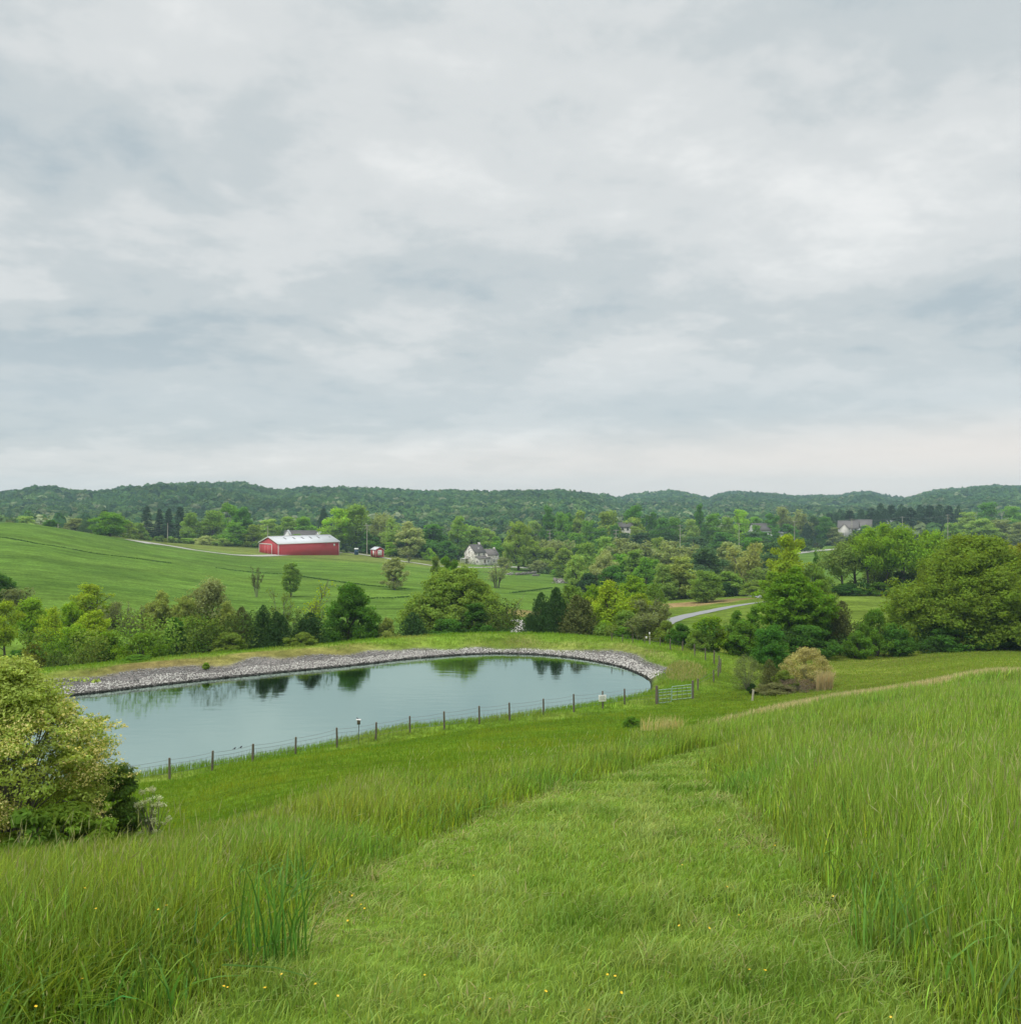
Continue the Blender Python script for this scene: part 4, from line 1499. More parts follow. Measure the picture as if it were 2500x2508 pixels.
BANK = 'trees behind the pond bank'
for a_ in [
    # left end of the pond, light green
    ('loose', -8, 1392, 140, 80, 'deep', 'dark green tree cut by the left edge, standing out on the far field'),
    ('thicket', 45, 1440, 132, 70, 'grey', 'grey green thin tree behind the lime trees at the left edge'),
    ('airy', 12, 1470, 106, 75, 'lime', 'lime green open tree on thin dark stems, nearest the left edge'),
    ('airy', 75, 1461, 111, 85, 'bright', 'second open lime tree from the left edge, on a slender crooked trunk'),
    ('airy', 130, 1486, 101, 70, 'lime', 'yellow green open tree with a clumped crown, third from the left edge'),
    ('loose', 178, 1462, 109, 85, 'bright', 'broad yellow green tree under the tall lime crown at left'),
    ('airy', 222, 1428, 124, 98, 'lime', 'tallest lime green crown of the left group, rising over the field'),
    ('loose', 232, 1485, 101, 90, 'lime', 'light green tree right of the left group, leaning over the bank'),
    ('loose', 190, 1520, 96, 125, 'bright', 'low wide mid green tree in front of the left group'),
    ('shrub', 82, 1574, 88, 64, 'yellowbrown', 'olive pink rounded shrub below the left lime trees'),
    ('shrub', 40, 1590, 85, 60, 'deep', 'dark green shrub low at the left behind the flowering bush'),
    ('shrub', 140, 1590, 84, 66, 'soft', 'pale grey green shrub on the bank, left of two alike'),
    ('shrub', 212, 1588, 85, 96, 'soft', 'pale grey green shrub on the bank, right of two alike'),
    ('shrub', 272, 1543, 94, 90, 'bright', 'bright leafy shrub between lime trees and the bare scrub'),
    ('shrub', 348, 1548, 92, 130, 'bright', 'wide bright green rounded bush below the bare scrub'),
    ('shrub', 335, 1604, 80, 78, 'green', 'low fresh green dome of leaves on the bank edge at left'),
    ('thicket', 272, 1478, 117, 55, 'grey', 'bare grey scrub tree with ivy, left of three'),
    ('bare', 312, 1474, 117, 60, 'grey', 'bare grey scrub tree with upright stems, middle of three'),
    ('thicket', 352, 1480, 116, 60, 'grey', 'bare grey scrub tree with pale twigs, right of three'),
    ('loose', 396, 1436, 116, 90, 'willow', 'pale yellow willow like tree left of the tallest pale crown'),
    ('loose', 452, 1446, 112, 95, 'willow', 'pale yellow green tree in the middle of the pale group'),
    ('airy', 517, 1414, 117, 100, 'pale', 'tallest pale cream green tree with two leaning dark trunks'),
    ('loose', 556, 1462, 111, 75, 'willow', 'yellow green tree under the tallest pale crown, right side'),
    ('loose', 470, 1498, 103, 120, 'olive', 'olive green tree filling under the pale crowns'),
    ('tall', 432, 1500, 96, 62, 'emerald', 'narrow dark ivy green column on the bank edge at left'),
    ('loose', 520, 1508, 100, 100, 'olive', 'dull olive tree left of the brown cedar'),
    ('cedar', 592, 1484, 101, 84, 'bronze', 'brownish evergreen left of the dark pointed cedars'),
    ('shrub', 560, 1548, 95, 100, 'olive', 'olive thicket bush at the foot of the brown evergreen'),
    ('cedar', 645, 1480, 98, 84, 'dark', 'near black pointed cedar, left of a pair behind the pond'),
    ('cedar', 678, 1496, 97, 78, 'dark', 'near black pointed cedar, right of a pair behind the pond'),
    ('bare', 692, 1446, 113, 78, 'soft', 'thin spring tree with pale bare branches behind the cedar pair'),
    ('bare', 770, 1424, 119, 88, 'lime', 'sparse yellow green sapling tree just left of the rounded tree'),
    ('cedar', 760, 1498, 99, 108, 'dark', 'broad shaggy cedar left of the rounded deep green tree'),
    ('shrub', 745, 1548, 96, 90, 'olive', 'dull green bush below the broad shaggy cedar'),
    ('loose', 946, 1502, 101, 62, 'willow', 'small pale yellow tree right of the rounded deep green tree'),
    ('shrub', 948, 1545, 98, 60, 'willow', 'pale yellowish shrub on the bank in the gap of the trees'),
    ('cedar', 1012, 1498, 103, 110, 'dark', 'dark evergreen mass at the left foot of the olive tree'),
    ('shrub', 1090, 1515, 104, 130, 'deep', 'dark bush under the middle of the huge olive tree'),
    ('tall', 1165, 1476, 105, 80, 'deep', 'vine covered dark stem at the front of the huge olive tree'),
    ('shrub', 1190, 1530, 103, 90, 'deep', 'dark low bush at the right foot of the olive tree'),
    ('bare', 1238, 1468, 112, 76, 'olive', 'thin twiggy tree at the right edge of the olive tree'),
    ('tall', 1096, 1350, 165, 56, 'green', 'small fresh green tree whose top shows above the olive tree'),
    ('tall', 1066, 1362, 168, 34, 'soft', 'slim light green treetop left of the fresh green top'),
    # around the cedars right of the track
    ('cedar', 1362, 1437, 108, 96, 'dark', 'tallest dark cedar right of the gravel track'),
    ('cedar', 1325, 1449, 107, 84, 'dark', 'dark cedar with a thin spire just right of the gravel track'),
    ('cedar', 1298, 1500, 106, 62, 'dark', 'lowest dark cedar at the edge of the gravel track'),
    ('cedar', 1412, 1456, 107, 118, 'bronze', 'broad brown green cedar right of the tallest cedar'),
    ('loose', 1398, 1424, 134, 92, 'mid', 'yellow green tree peeping over the brown cedar'),
    ('loose', 1452, 1420, 131, 80, 'bright', 'light green tree between brown cedar and forked tree'),
    ('airy', 1490, 1420, 116, 98, 'lime', 'yellow green tree with a forked dark trunk right of the cedars'),
    ('loose', 1552, 1402, 152, 100, 'bright', 'round topped light green tree behind the forked tree'),
    ('loose', 1604, 1418, 138, 72, 'mid', 'light green tree left of the tan meadow'),
    ('loose', 1566, 1446, 121, 86, 'lime', 'lime leafed tree right of the forked tree'),
    ('shrub', 1480, 1520, 104, 92, 'bright', 'lime bush below the forked tree'),
    ('loose', 1538, 1488, 107, 110, 'mid', 'leafy undergrowth tree between forked tree and the road'),
    ('shrub', 1545, 1535, 99, 90, 'green', 'green bush behind the thin fence posts on the bank'),
    ('thicket', 1600, 1470, 101, 90, 'grey', 'grey twiggy tree leaning by the near end of the road'),
    ('thicket', 1570, 1500, 97, 80, 'grey', 'grey thicket with upright stems behind the bank fence'),
    ('shrub', 1630, 1518, 95, 80, 'olive', 'olive bush hiding the near end of the road'),
    ('shrub', 1668, 1526, 92, 64, 'deep', 'dark round bush beside the road end'),
    # hedge right of the road
    ('shrub', 1745, 1508, 89, 100, 'bright', 'bright leafy shrub at the left end of the right hedge'),
    ('shrub', 1705, 1540, 87, 70, 'mid', 'low light shrub at the corner of the fence'),
    ('tall', 1802, 1483, 92, 46, 'green', 'slim upright tree of the hedge, left of a pair'),
    ('tall', 1846, 1482, 93, 44, 'green', 'slim upright tree of the hedge, right of a pair'),
    ('shrub', 1822, 1520, 88, 110, 'green', 'mid green shrub below the pair of slim trees'),
    ('round', 1886, 1524, 80, 92, 'emerald', 'emerald leafy tree at the front corner of the right hedge'),
    ('loose', 2012, 1408, 99, 96, 'mid', 'pale leaved tree leaning on the right of the tall layered tree'),
    ('shrub', 1965, 1530, 92, 150, 'deep', 'dark bush at the foot of the tall layered tree'),
    ('cedar', 2062, 1470, 97, 92, 'bronze', 'purple brown cedar in the right hedge'),
    ('shrub', 2140, 1490, 96, 112, 'green', 'green rounded shrub between brown cedar and the spreading tree'),
    ('shrub', 2098, 1545, 93, 76, 'green', 'low green shrub at the right foot of the brown cedar'),
    ('shrub', 2205, 1540, 95, 90, 'deep', 'dark shrub under the left edge of the spreading tree'),
    ('shrub', 2350, 1530, 97, 180, 'deep', 'wide dark shrub under the middle of the spreading tree'),
    ('shrub', 2470, 1525, 98, 140, 'deep', 'dark shrub under the spreading tree at the right edge'),
    ('loose', 2505, 1308, 112, 170, 'yellowbrown', 'yellow brown tinted crown at the right edge of the picture'),
    ('tall', 1930, 1292, 152, 88, 'lime', 'tall yellow green tree with bare forked trunk above the layered tree'),
    ('loose', 1898, 1392, 142, 100, 'bright', 'soft light green tree left of the tall forked tree'),
    ('round', 1988, 1378, 150, 86, 'mid', 'green tree between the tall forked tree and the far road'),
    ('tall', 1998, 1348, 230, 24, 'deep', 'small dark pointed tree in front of the far white road'),
]:
    k_ = 1.0 if a_[3] < 86 else 0.925 if a_[1] < 815 and a_[3] < 120 else 0.965 if 1280 < a_[1] < 1440 and a_[3] < 120 else 1.0
    tree(*a_[:3], a_[3] * k_, *a_[4:], group=BANK)

TALLG = 'tall open trees behind the lawn on the right'
for a_ in [
    ('open', 2062, 1330, 188, 96, 'soft', 'first tall tree of the open row, at its left end by the far road'),
    ('open', 2094, 1308, 192, 84, 'mid', 'second tall tree of the open row, below the town houses'),
    ('open', 2128, 1290, 188, 96, 'bright', 'tall tree with a dark trunk in the left half of the open row'),
    ('open', 2168, 1284, 190, 92, 'bright', 'highest broad yellow green crown of the open row'),
    ('open', 2212, 1289, 188, 92, 'bright', 'tall tree with pale slanting trunk near the middle of the open row'),
    ('tall', 2266, 1284, 192, 46, 'bright', 'narrow pointed yellow green tree of the open row'),
    ('open', 2290, 1300, 190, 96, 'bright', 'open row tree just right of the narrow pointed one'),
    ('open', 2340, 1312, 188, 96, 'mid', 'last tall tree of the open row, half behind the spreading crown'),
    ('thicket', 2150, 1352, 196, 90, 'soft', 'soft green filling tree behind the left trunks of the open row'),
    ('thicket', 2230, 1350, 196, 90, 'soft', 'soft green filling tree behind the right trunks of the open row'),
    ('shrub', 2080, 1428, 187, 90, 'deep', 'dark shrub at the left foot of the open row'),
    ('shrub', 2150, 1425, 187, 90, 'green', 'leafy shrub at the middle foot of the open row'),
    ('shrub', 2205, 1400, 189, 70, 'dark', 'dark evergreen shrub at the right foot of the open row'),
]:
    tree(*a_, group=TALLG)

ROADG = 'trees beyond the road and the tan meadow'
for a_ in [
    ('round', 1730, 1394, 203, 84, 'mid', 'round green tree standing alone beside the tan meadow'),
    ('wood', 1668, 1358, 226, 96, 'willow', 'yellow green conical tree left of the lone round tree'),
    ('wood', 1625, 1376, 222, 66, 'soft', 'light green tree at the left end of the tan meadow'),
    ('thicket', 1832, 1334, 232, 92, 'tan', 'tan twiggy tree with few leaves above the road bend'),
    ('wood', 1784, 1396, 226, 84, 'mid', 'mid green tree behind the lone round tree'),
    ('thicket', 1872, 1386, 226, 90, 'soft', 'grey green twiggy tree right of the tan tree'),
    ('shrub', 1780, 1425, 223, 50, 'dark', 'dark shrub at the edge of the path behind the road'),
    ('shrub', 1850, 1420, 222, 100, 'olive', 'olive bushes beside the path behind the road'),
    ('wood', 1732, 1338, 285, 100, 'blue', 'blue green wide tree behind the yellow conical tree'),
    ('wood', 1888, 1322, 300, 90, 'blue', 'blue green tree left of the tall forked tree'),
    ('wood', 1788, 1322, 310, 90, 'grey', 'grey green tree under the power line in the middle right'),
    ('thicket', 1660, 1330, 320, 120, 'grey', 'grey bare thicket below the second power pole'),
    ('wood', 1840, 1312, 330, 90, 'deep', 'deep green tree behind the tan twiggy tree'),
    ('wood', 1580, 1360, 262, 70, 'green', 'green tree below the grey thicket, left of the yellow conical tree'),
    ('tall', 1555, 1346, 285, 72, 'mid', 'conical mid green tree right of the pale flowering one'),
    ('wood', 1600, 1366, 290, 60, 'green', 'green tree between conical tree and the yellow one'),
    ('round', 1478, 1345, 272, 74, 'pale', 'pale cream flowering tree right of the stone ruins'),
    ('loose', 1412, 1350, 268, 72, 'soft', 'grey green tree at the right end of the far field'),
    ('shrub', 1500, 1385, 265, 90, 'deep', 'dark bush below the pale flowering tree'),
    ('shrub', 1440, 1402, 262, 60, 'dark', 'dark bush beside the stone ruins'),
    ('wood', 1520, 1352, 292, 66, 'green', 'green tree peeping over the pale flowering tree'),
    ('wood', 1432, 1324, 335, 90, 'mid', 'mid green tree right of the first tall power pole'),
    ('wood', 1385, 1338, 372, 60, 'olive', 'olive tree at the edge of the field below the first power pole'),
    ('thicket', 1365, 1322, 430, 80, 'grey', 'bare grey trees at the foot of the first tall power pole'),
    ('thicket', 1548, 1322, 380, 110, 'grey', 'bare grey trees at the foot of the second tall power pole'),
    ('wood', 1480, 1310, 400, 70, 'mid', 'mid green tree between the first and second tall poles'),
    ('wood', 1610, 1312, 400, 60, 'olive', 'yellow olive tree between the second and third poles'),
]:
    tree(*a_, group=ROADG)

FIELDG = 'single trees on the far field'
for a_ in [
    ('bare', 628, 1388, 204, 30, 'bronze', 'thin nearly bare dark tree standing alone in the far field', None),
    ('tall', 712, 1370, 206, 52, 'mid', 'slim ivy clad tree in the far field right of the bare one', None),
    ('loose', 966, 1360, 236, 68, 'pale', 'whitish flowering tree alone in the far field below the shed', None),
    ('bare', 1000, 1359, 400, 19, 'bronze', 'tiny dark tree beside the footpath right of the shed', None),
    ('bare', 1216, 1377, 282, 66, 'grey', 'thin nearly bare grey brown bush in front of the farmhouse', None),
]:
    tree(*a_[:-1], group=FIELDG)

BARNG = 'trees along the lane behind the barn'
for a_ in [
    ('round', 270, 1251, 376, 80, 'green', 'big rounded fresh green tree at the top of the far field'),
    ('spruce', 258, 1244, 398, 46, 'spruceblue', 'dark conifer behind the rounded tree at the top of the field'),
    ('loose', 186, 1266, 396, 58, 'grey', 'pale grey green tree left of the rounded tree'),
    ('cedar', 215, 1266, 392, 40, 'blue', 'dark blue green conifer touching the rounded tree'),
    ('wood', 125, 1272, 385, 44, 'deep', 'dark little tree by the short pole on the left ridge'),
    ('wood', 62, 1262, 470, 60, 'soft', 'pale tree beyond the left ridge'),
    ('spruce', 360, 1233, 470, 40, 'spruceblue', 'tall dark spruce, left of the group of four'),
    ('spruce', 391, 1240, 476, 34, 'spruceblue', 'tall dark spruce, second from the left of four'),
    ('spruce', 414, 1238, 480, 34, 'spruceblue', 'tall dark spruce, third from the left of four'),
    ('spruce', 442, 1235, 474, 46, 'spruceblue', 'tall dark spruce, right of the group of four'),
    ('wood', 342, 1278, 455, 44, 'mid', 'light green tree at the foot of the left spruce'),
    ('wood', 315, 1272, 440, 40, 'olive', 'light tree between the rounded tree and the spruces'),
    ('wood', 470, 1252, 455, 52, 'mid', 'yellow green tree right of the spruce group'),
    ('wood', 522, 1246, 460, 84, 'mid', 'wide light green tree behind the drive'),
    ('round', 556, 1230, 485, 76, 'green', 'high green crown behind the drive, tallest of the row'),
    ('wood', 594, 1236, 476, 54, 'deep', 'dark layered tree right of the highest crown'),
    ('wood', 576, 1276, 445, 66, 'green', 'green tree at the left of the barn'),
    ('wood', 622, 1282, 446, 66, 'olive', 'olive tree whose foot is hidden by the barn gable'),
    ('wood', 660, 1268, 505, 64, 'soft', 'soft green tree behind the barn ridge'),
    ('wood', 704, 1262, 500, 62, 'mid', 'light green tree behind the white gabled house'),
    ('wood', 745, 1262, 495, 76, 'green', 'broad green tree over the roof of the white gabled house'),
    ('cedar', 793, 1244, 530, 48, 'spruceblue', 'dark conifer behind the right end of the barn'),
    ('airy', 828, 1244, 446, 84, 'bright', 'large yellow green tree right of the barn'),
    ('airy', 872, 1233, 452, 84, 'mid', 'tallest yellow green tree between barn and shed'),
    ('wood', 810, 1285, 440, 60, 'mid', 'light green tree touching the right end of the barn'),
    ('thicket', 926, 1256, 448, 56, 'grey', 'bare grey tree behind the power pole by the shed'),
    ('airy', 958, 1268, 440, 50, 'soft', 'grey green tree right above the little shed'),
    ('loose', 1000, 1271, 432, 84, 'pale', 'large pale willow like tree right of the shed'),
    ('tall', 955, 1328, 430, 34, 'bright', 'small bright green tree right of the shed'),
    ('wood', 1062, 1280, 456, 92, 'deep', 'dark green tree in the middle of the row right of the shed'),
    ('round', 1096, 1322, 442, 50, 'deep', 'dark rounded tree left of the farmhouse'),
    ('tall', 1122, 1254, 466, 54, 'mid', 'tall thin yellow green tree left of the farmhouse'),
    ('shrub', 1052, 1342, 432, 40, 'bright', 'light green bush at the edge of the lawn left of the farmhouse'),
    ('wood', 1160, 1284, 476, 76, 'mid', 'yellow green tree behind the farmhouse roof'),
    ('wood', 1195, 1290, 480, 60, 'soft', 'soft green tree behind the smaller wing of the farmhouse'),
    ('round', 1218, 1312, 452, 52, 'green', 'fresh green tree directly right of the farmhouse'),
    ('loose', 1270, 1266, 412, 90, 'olive', 'large olive tree with pale flecks right of the farmhouse'),
    ('loose', 1305, 1318, 416, 74, 'olive', 'lower olive tree right of the large flecked tree'),
    ('wood', 1345, 1338, 412, 60, 'olive', 'dull tree over the end of the gravel lane'),
    ('wood', 1240, 1350, 424, 40, 'grey', 'grey bush at the foot of the large flecked tree'),
    ('shrub', 1318, 1372, 405, 60, 'grey', 'grey green shrubs along the end of the gravel lane'),
    ('shrub', 1372, 1385, 380, 60, 'green', 'green shrubs at the right corner of the far field'),
    ('wood', 905, 1300, 446, 60, 'deep', 'dark green tree behind the blue toilet cabin'),
    ('wood', 980, 1310, 448, 70, 'deep', 'dark tree behind the pale willow like tree'),
    ('wood', 1030, 1300, 452, 60, 'green', 'green tree between the pale tree and the dark one'),
    ('shrub', 505, 1312, 440, 60, 'pale', 'white blossoming shrub behind the drive'),
    ('shrub', 545, 1318, 436, 56, 'soft', 'pale shrub right of the white blossoming one'),
    ('shrub', 455, 1318, 440, 70, 'mid', 'low hedge bushes behind the drive, left part'),
    ('shrub', 400, 1318, 440, 60, 'mid', 'low hedge bushes below the spruces'),
]:
    tree(*a_, group=BARNG)

MIDG = 'trees of the wood behind the power line'
for a_ in [
    ('tall', 1342, 1240, 520, 46, 'deep', 'dark tall treetop left of the first pole top'),
    ('wood', 1376, 1248, 510, 56, 'green', 'green treetop right behind the first tall pole'),
    ('tall', 1394, 1246, 530, 40, 'deep', 'dark narrow treetop right of the first tall pole'),
    ('tall', 1420, 1250, 525, 44, 'olive', 'olive narrow treetop between the first two poles'),
    ('wood', 1440, 1270, 500, 60, 'green', 'lower green tree between the first two poles'),
    ('wood', 1490, 1244, 520, 92, 'olive', 'broad olive crown left of the second tall pole'),
    ('round', 1552, 1231, 540, 62, 'deep', 'highest dark crown over the hidden house'),
    ('wood', 1545, 1262, 522, 80, 'olive', 'olive tree over the hidden house with the white window'),
    ('tall', 1596, 1245, 535, 36, 'deep', 'dark narrow tree right of the hidden house'),
    ('wood', 1622, 1264, 520, 56, 'deep', 'dark tree left of the third tall pole'),
    ('wood', 1650, 1262, 525, 60, 'green', 'green tree just behind the third tall pole'),
    ('tall', 1712, 1234, 530, 32, 'deep', 'narrow poplar like tree standing above the others'),
    ('wood', 1746, 1252, 535, 60, 'green', 'green tree right of the narrow tall tree'),
    ('wood', 1690, 1268, 520, 50, 'soft', 'soft green tree left of the narrow tall tree'),
    ('wood', 1782, 1262, 535, 56, 'mid', 'mid green tree left of the fourth tall pole'),
    ('wood', 1812, 1242, 550, 54, 'bright', 'yellow green treetop behind the fourth tall pole'),
    ('wood', 1850, 1262, 575, 50, 'green', 'green tree left of the grey roofed house'),
    ('tall', 1888, 1250, 560, 44, 'deep', 'dark tree standing before the grey roofed house'),
    ('thicket', 1925, 1244, 590, 66, 'grey', 'brownish bare tree right of the grey roofed house'),
    ('wood', 1962, 1252, 600, 56, 'grey', 'grey green tree at the left of the far meadow'),
    ('wood', 1995, 1258, 600, 50, 'blue', 'blue dark tree at the edge of the far meadow'),
    ('cedar', 1975, 1280, 585, 40, 'spruceblue', 'dark conifer low at the left of the far meadow'),
    ('wood', 2018, 1262, 590, 50, 'deep', 'dark tree touching the first town house'),
    ('wood', 1470, 1290, 490, 70, 'deep', 'dark tree low behind the second tall pole'),
    ('wood', 1570, 1300, 490, 80, 'dark', 'dark tree below the hidden house'),
    ('wood', 1620, 1310, 480, 70, 'dark', 'dark low tree left of the third pole foot'),
    ('wood', 1700, 1310, 480, 90, 'blue', 'blue green low tree right of the third pole foot'),
    ('wood', 1770, 1300, 490, 80, 'deep', 'dark low tree left of the fourth pole foot'),
    ('wood', 1840, 1300, 490, 80, 'blue', 'blue green low tree right of the fourth pole foot'),
    ('wood', 1410, 1300, 480, 70, 'green', 'green low tree right of the first pole foot'),
    ('wood', 1310, 1270, 520, 60, 'soft', 'soft green treetop left of the first tall pole'),
    ('wood', 2370, 1250, 560, 66, 'soft', 'pale crown right of the dark conifers'),
    ('wood', 2330, 1278, 520, 56, 'mid', 'light tree by the pole before the dark conifers'),
    ('wood', 2400, 1266, 520, 84, 'soft', 'pale wide crown right of the power poles'),
    ('wood', 2450, 1270, 520, 76, 'grey', 'grey green crown near the right edge'),
    ('wood', 2495, 1276, 500, 60, 'grey', 'grey green crown cut by the right edge, over the field'),
    ('wood', 2420, 1224, 640, 70, 'deep', 'high dark crown near the right edge'),
    ('wood', 2475, 1236, 640, 70, 'green', 'green crown below the last hill at the right edge'),
]:
    tree(*a_, group=MIDG)

for a_ in [
    ('wood', 1504, 1280, 505, 44, 'deep', 'green tree hiding the left of the house with the white window'),
    ('wood', 1553, 1284, 505, 46, 'olive', 'olive tree hiding the right of the house with the white window'),
    ('wood', 1530, 1302, 500, 50, 'dark', 'dark low tree below the white window'),
    ('wood', 1852, 1282, 540, 40, 'green', 'green tree hiding the left of the grey roofed house'),
    ('wood', 1896, 1290, 540, 36, 'deep', 'dark tree hiding the right of the grey roofed house'),
    ('wood', 1868, 1300, 536, 50, 'deep', 'dark low tree at the foot of the grey roofed house'),
    ('wood', 2092, 1296, 582, 40, 'dark', 'dark small tree before the left town house'),
    ('wood', 2122, 1284, 585, 46, 'deep', 'dark green tree before the second town house'),
    ('wood', 2160, 1282, 590, 60, 'deep', 'dark green tree before the right town houses'),
    ('wood', 2040, 1288, 585, 46, 'grey', 'grey green tree touching the left town house'),
    ('wood', 1930, 1280, 560, 60, 'deep', 'dark green tree behind the yellow green forked tree'),
    ('wood', 728, 1306, 458, 34, 'green', 'green tree before the roof of the white gabled house'),
]:
    tree(*a_, group=MIDG)

# the dark belt of conifers behind the town houses
_side = ['first', 'second', 'third', 'fourth', 'fifth', 'sixth', 'seventh', 'eighth', 'ninth', 'tenth', 'eleventh', 'twelfth', 'thirteenth', 'fourteenth', 'fifteenth', 'sixteenth']
for i_, (u_, v_, w_) in enumerate([(2030, 1250, 56), (2056, 1246, 56), (2080, 1244, 58), (2108, 1246, 58), (2132, 1238, 56), (2156, 1232, 60), (2182, 1230, 56), (2206, 1234, 58), (2230, 1236, 56), (2252, 1236, 60), (2276, 1230, 60), (2300, 1234, 60), (2322, 1232, 56), (2346, 1236, 40), (2290, 1250, 50), (2240, 1252, 50), (2195, 1250, 56), (2150, 1252, 56), (2330, 1252, 56), (2110, 1258, 56), (2265, 1246, 50), (2215, 1242, 50)]):
    tree('cedar' if i_ % 2 else 'spruce', u_, v_, 640 - 12 * (i_ % 3), w_, 'spruceblue', ('dark conifer behind the town houses, %s of the belt from the left' % _side[i_]) if i_ < 14 else 'low dark conifer filling the belt behind the town houses', group='dark conifers behind the town houses', rz=0.7 * i_)

# shrubs round the gate corner
special('juniper_bush', 'bush', 1884, 1612, 67, 66, (0.100, 0.120, 0.050), 'dull dark green juniper like bush left of the cream blossom bush',
        cedar(52, 0.9, 9000, 0.024, 4, 0.6))
tree('shrub', 1918, 1640, 66, 60, 'olive', 'low olive brambles between juniper bush and blossom bush', name='bramble_bush')
tree('shrub', 1840, 1672, 65.5, 26, 'dark', 'small dark round bush beside the short broken post')
tree('shrub', 1900, 1672, 64.5, 110, (0.15, 0.17, 0.09), 'grey green bramble in front of the juniper bush', name='bramble_bush')
tree('shrub', 1545, 1772, 44, 48, 'green', 'small dark leafy clump beside the straw tuft on the slope', name='weed_clump')
tree('shrub', 505, 1636, 78.5, 22, 'bright', 'single green weed clump growing on the stone bank', name='weed_clump')


# ------------------------------------------------------------------ the far woods, one mass over the hills
def build_far_woods():
    rng = np.random.default_rng(77)
    temps = []
    for s_ in range(7):
        n = 130
        C, R = dome_puffs(rng, 12, 1.0, 0.30, 1.0, 1.0, 0.2, 0.34, 0.3)
        k = rng.choice(len(C), n, p=R ** 2 / (R ** 2).sum())
        d = unit(rng, n)
        d[:, 2] = np.abs(d[:, 2]) * 0.9 - 0.1
        d /= np.linalg.norm(d, axis=1, keepdims=True)
        nr = d + unit(rng, n) * 0.35
        nr /= np.linalg.norm(nr, axis=1, keepdims=True)
        sz = rng.uniform(0.09, 0.16, n)
        V = kites(C[k] + d * R[k][:, None], nr, sz, sz * 0.8, rng)
        temps.append((V, rng.normal(0, 0.07, len(C))[k] + rng.normal(0, 0.05, n)))
    # a jittered polar grid
    th, r = [], []
    rr = 560.0
    while rr < 2900:
        sp = 11.0 if rr < 1500 else 15.0
        k = int(math.radians(84) * rr / sp)
        th.append(np.radians(-42) + (np.arange(k) + rng.random(k)) / k * math.radians(84))
        r.append(rr + rng.uniform(-0.5, 0.5, k) * sp)
        rr += sp * 0.92
    th, r = np.concatenate(th), np.concatenate(r)
    x, y = r * np.sin(th), r * np.cos(th)
    keep = r < ridge_r(th) + 25
    keep &= ~((x > 60) & (r < 655) & (th > math.radians(12)))         # meadow and houses on the right
    gap = np.minimum(np.abs(th - math.atan((1737 - U0) / F_PX)) / 0.0012, 2)
    keep &= (gap > 1) | (r < 1900)
    th, r, x, y = th[keep], r[keep], x[keep], y[keep]
    z = gz(x, y)
    n = len(x)
    h = rng.uniform(11.5, 15.5, n) + 2.5 * wav(x, y, 120) + 1.5 * (r > 1500)
    w = 9.0 + 12.0 * rng.random(n) ** 1.4 * np.where(r > 1500, 1.25, 1.0)
    # kinds in drifts: mostly deep green, paler flowering and grey crowns lower down
    pal = np.array([(0.085, 0.175, 0.050), (0.060, 0.140, 0.050), (0.125, 0.215, 0.065), (0.20, 0.26, 0.12), (0.042, 0.095, 0.046), (0.27, 0.32, 0.18)])
    low = smoothstep(0.75, 0.2, (r - 560) / (ridge_r(th) - 560))
    nz = wav(x, y, 70)
    pr = np.stack([np.full(n, 0.46), 0.36 - 0.1 * low, 0.16 + 0.1 * low, 0.015 + 0.2 * low, np.clip(0.10 + 0.08 * nz, 0.01, 1), 0.015 + 0.12 * low * np.clip(nz + 0.3, 0, 1)], 1)
    pr /= pr.sum(1, keepdims=True)
    kind = (pr.cumsum(1) < rng.random(n)[:, None]).sum(1)
    col = pal[np.clip(kind, 0, 5)] * rng.uniform(0.88, 1.12, (n, 1)) * (1 + 0.14 * wav(x, y, 55) + 0.12 * wav(x + 300, y, 190))[:, None]
    rot = rng.uniform(0, 6.28, n)
    Vs, Cs = [], []
    ti = rng.integers(0, 7, n)
    for t in range(7):
        q = np.where(ti == t)[0]
        TV, tv = temps[t]
        ca, sa = np.cos(rot[q])[:, None, None], np.sin(rot[q])[:, None, None]
        a = TV[None]
        X = (a[..., 0] * ca - a[..., 1] * sa) * w[q][:, None, None] + x[q][:, None, None]
        Y = (a[..., 0] * sa + a[..., 1] * ca) * w[q][:, None, None] + y[q][:, None, None]
        Z = a[..., 2] * h[q][:, None, None] + z[q][:, None, None]
        Vs.append(np.stack([X, Y, Z], -1).reshape(-1, 3).astype(np.float32))
        c = col[q][:, None, :] * (1 + tv[None, :, None])
        Cs.append(np.repeat(np.clip(c, 0.01, 0.6).reshape(-1, 3), 4, 0).astype(np.float32))
    V, C = np.concatenate(Vs), np.concatenate(Cs)
    F = np.arange(len(V)).reshape(-1, 4)
    o = obj('far_woods', np_mesh('far_woods', V, F, {'col': C}, False, [M['woods']]))
    tag(o, 'continuous broadleaf woods covering the far valley and hills', kind='stuff')
    return n


N_FAR = build_far_woods()


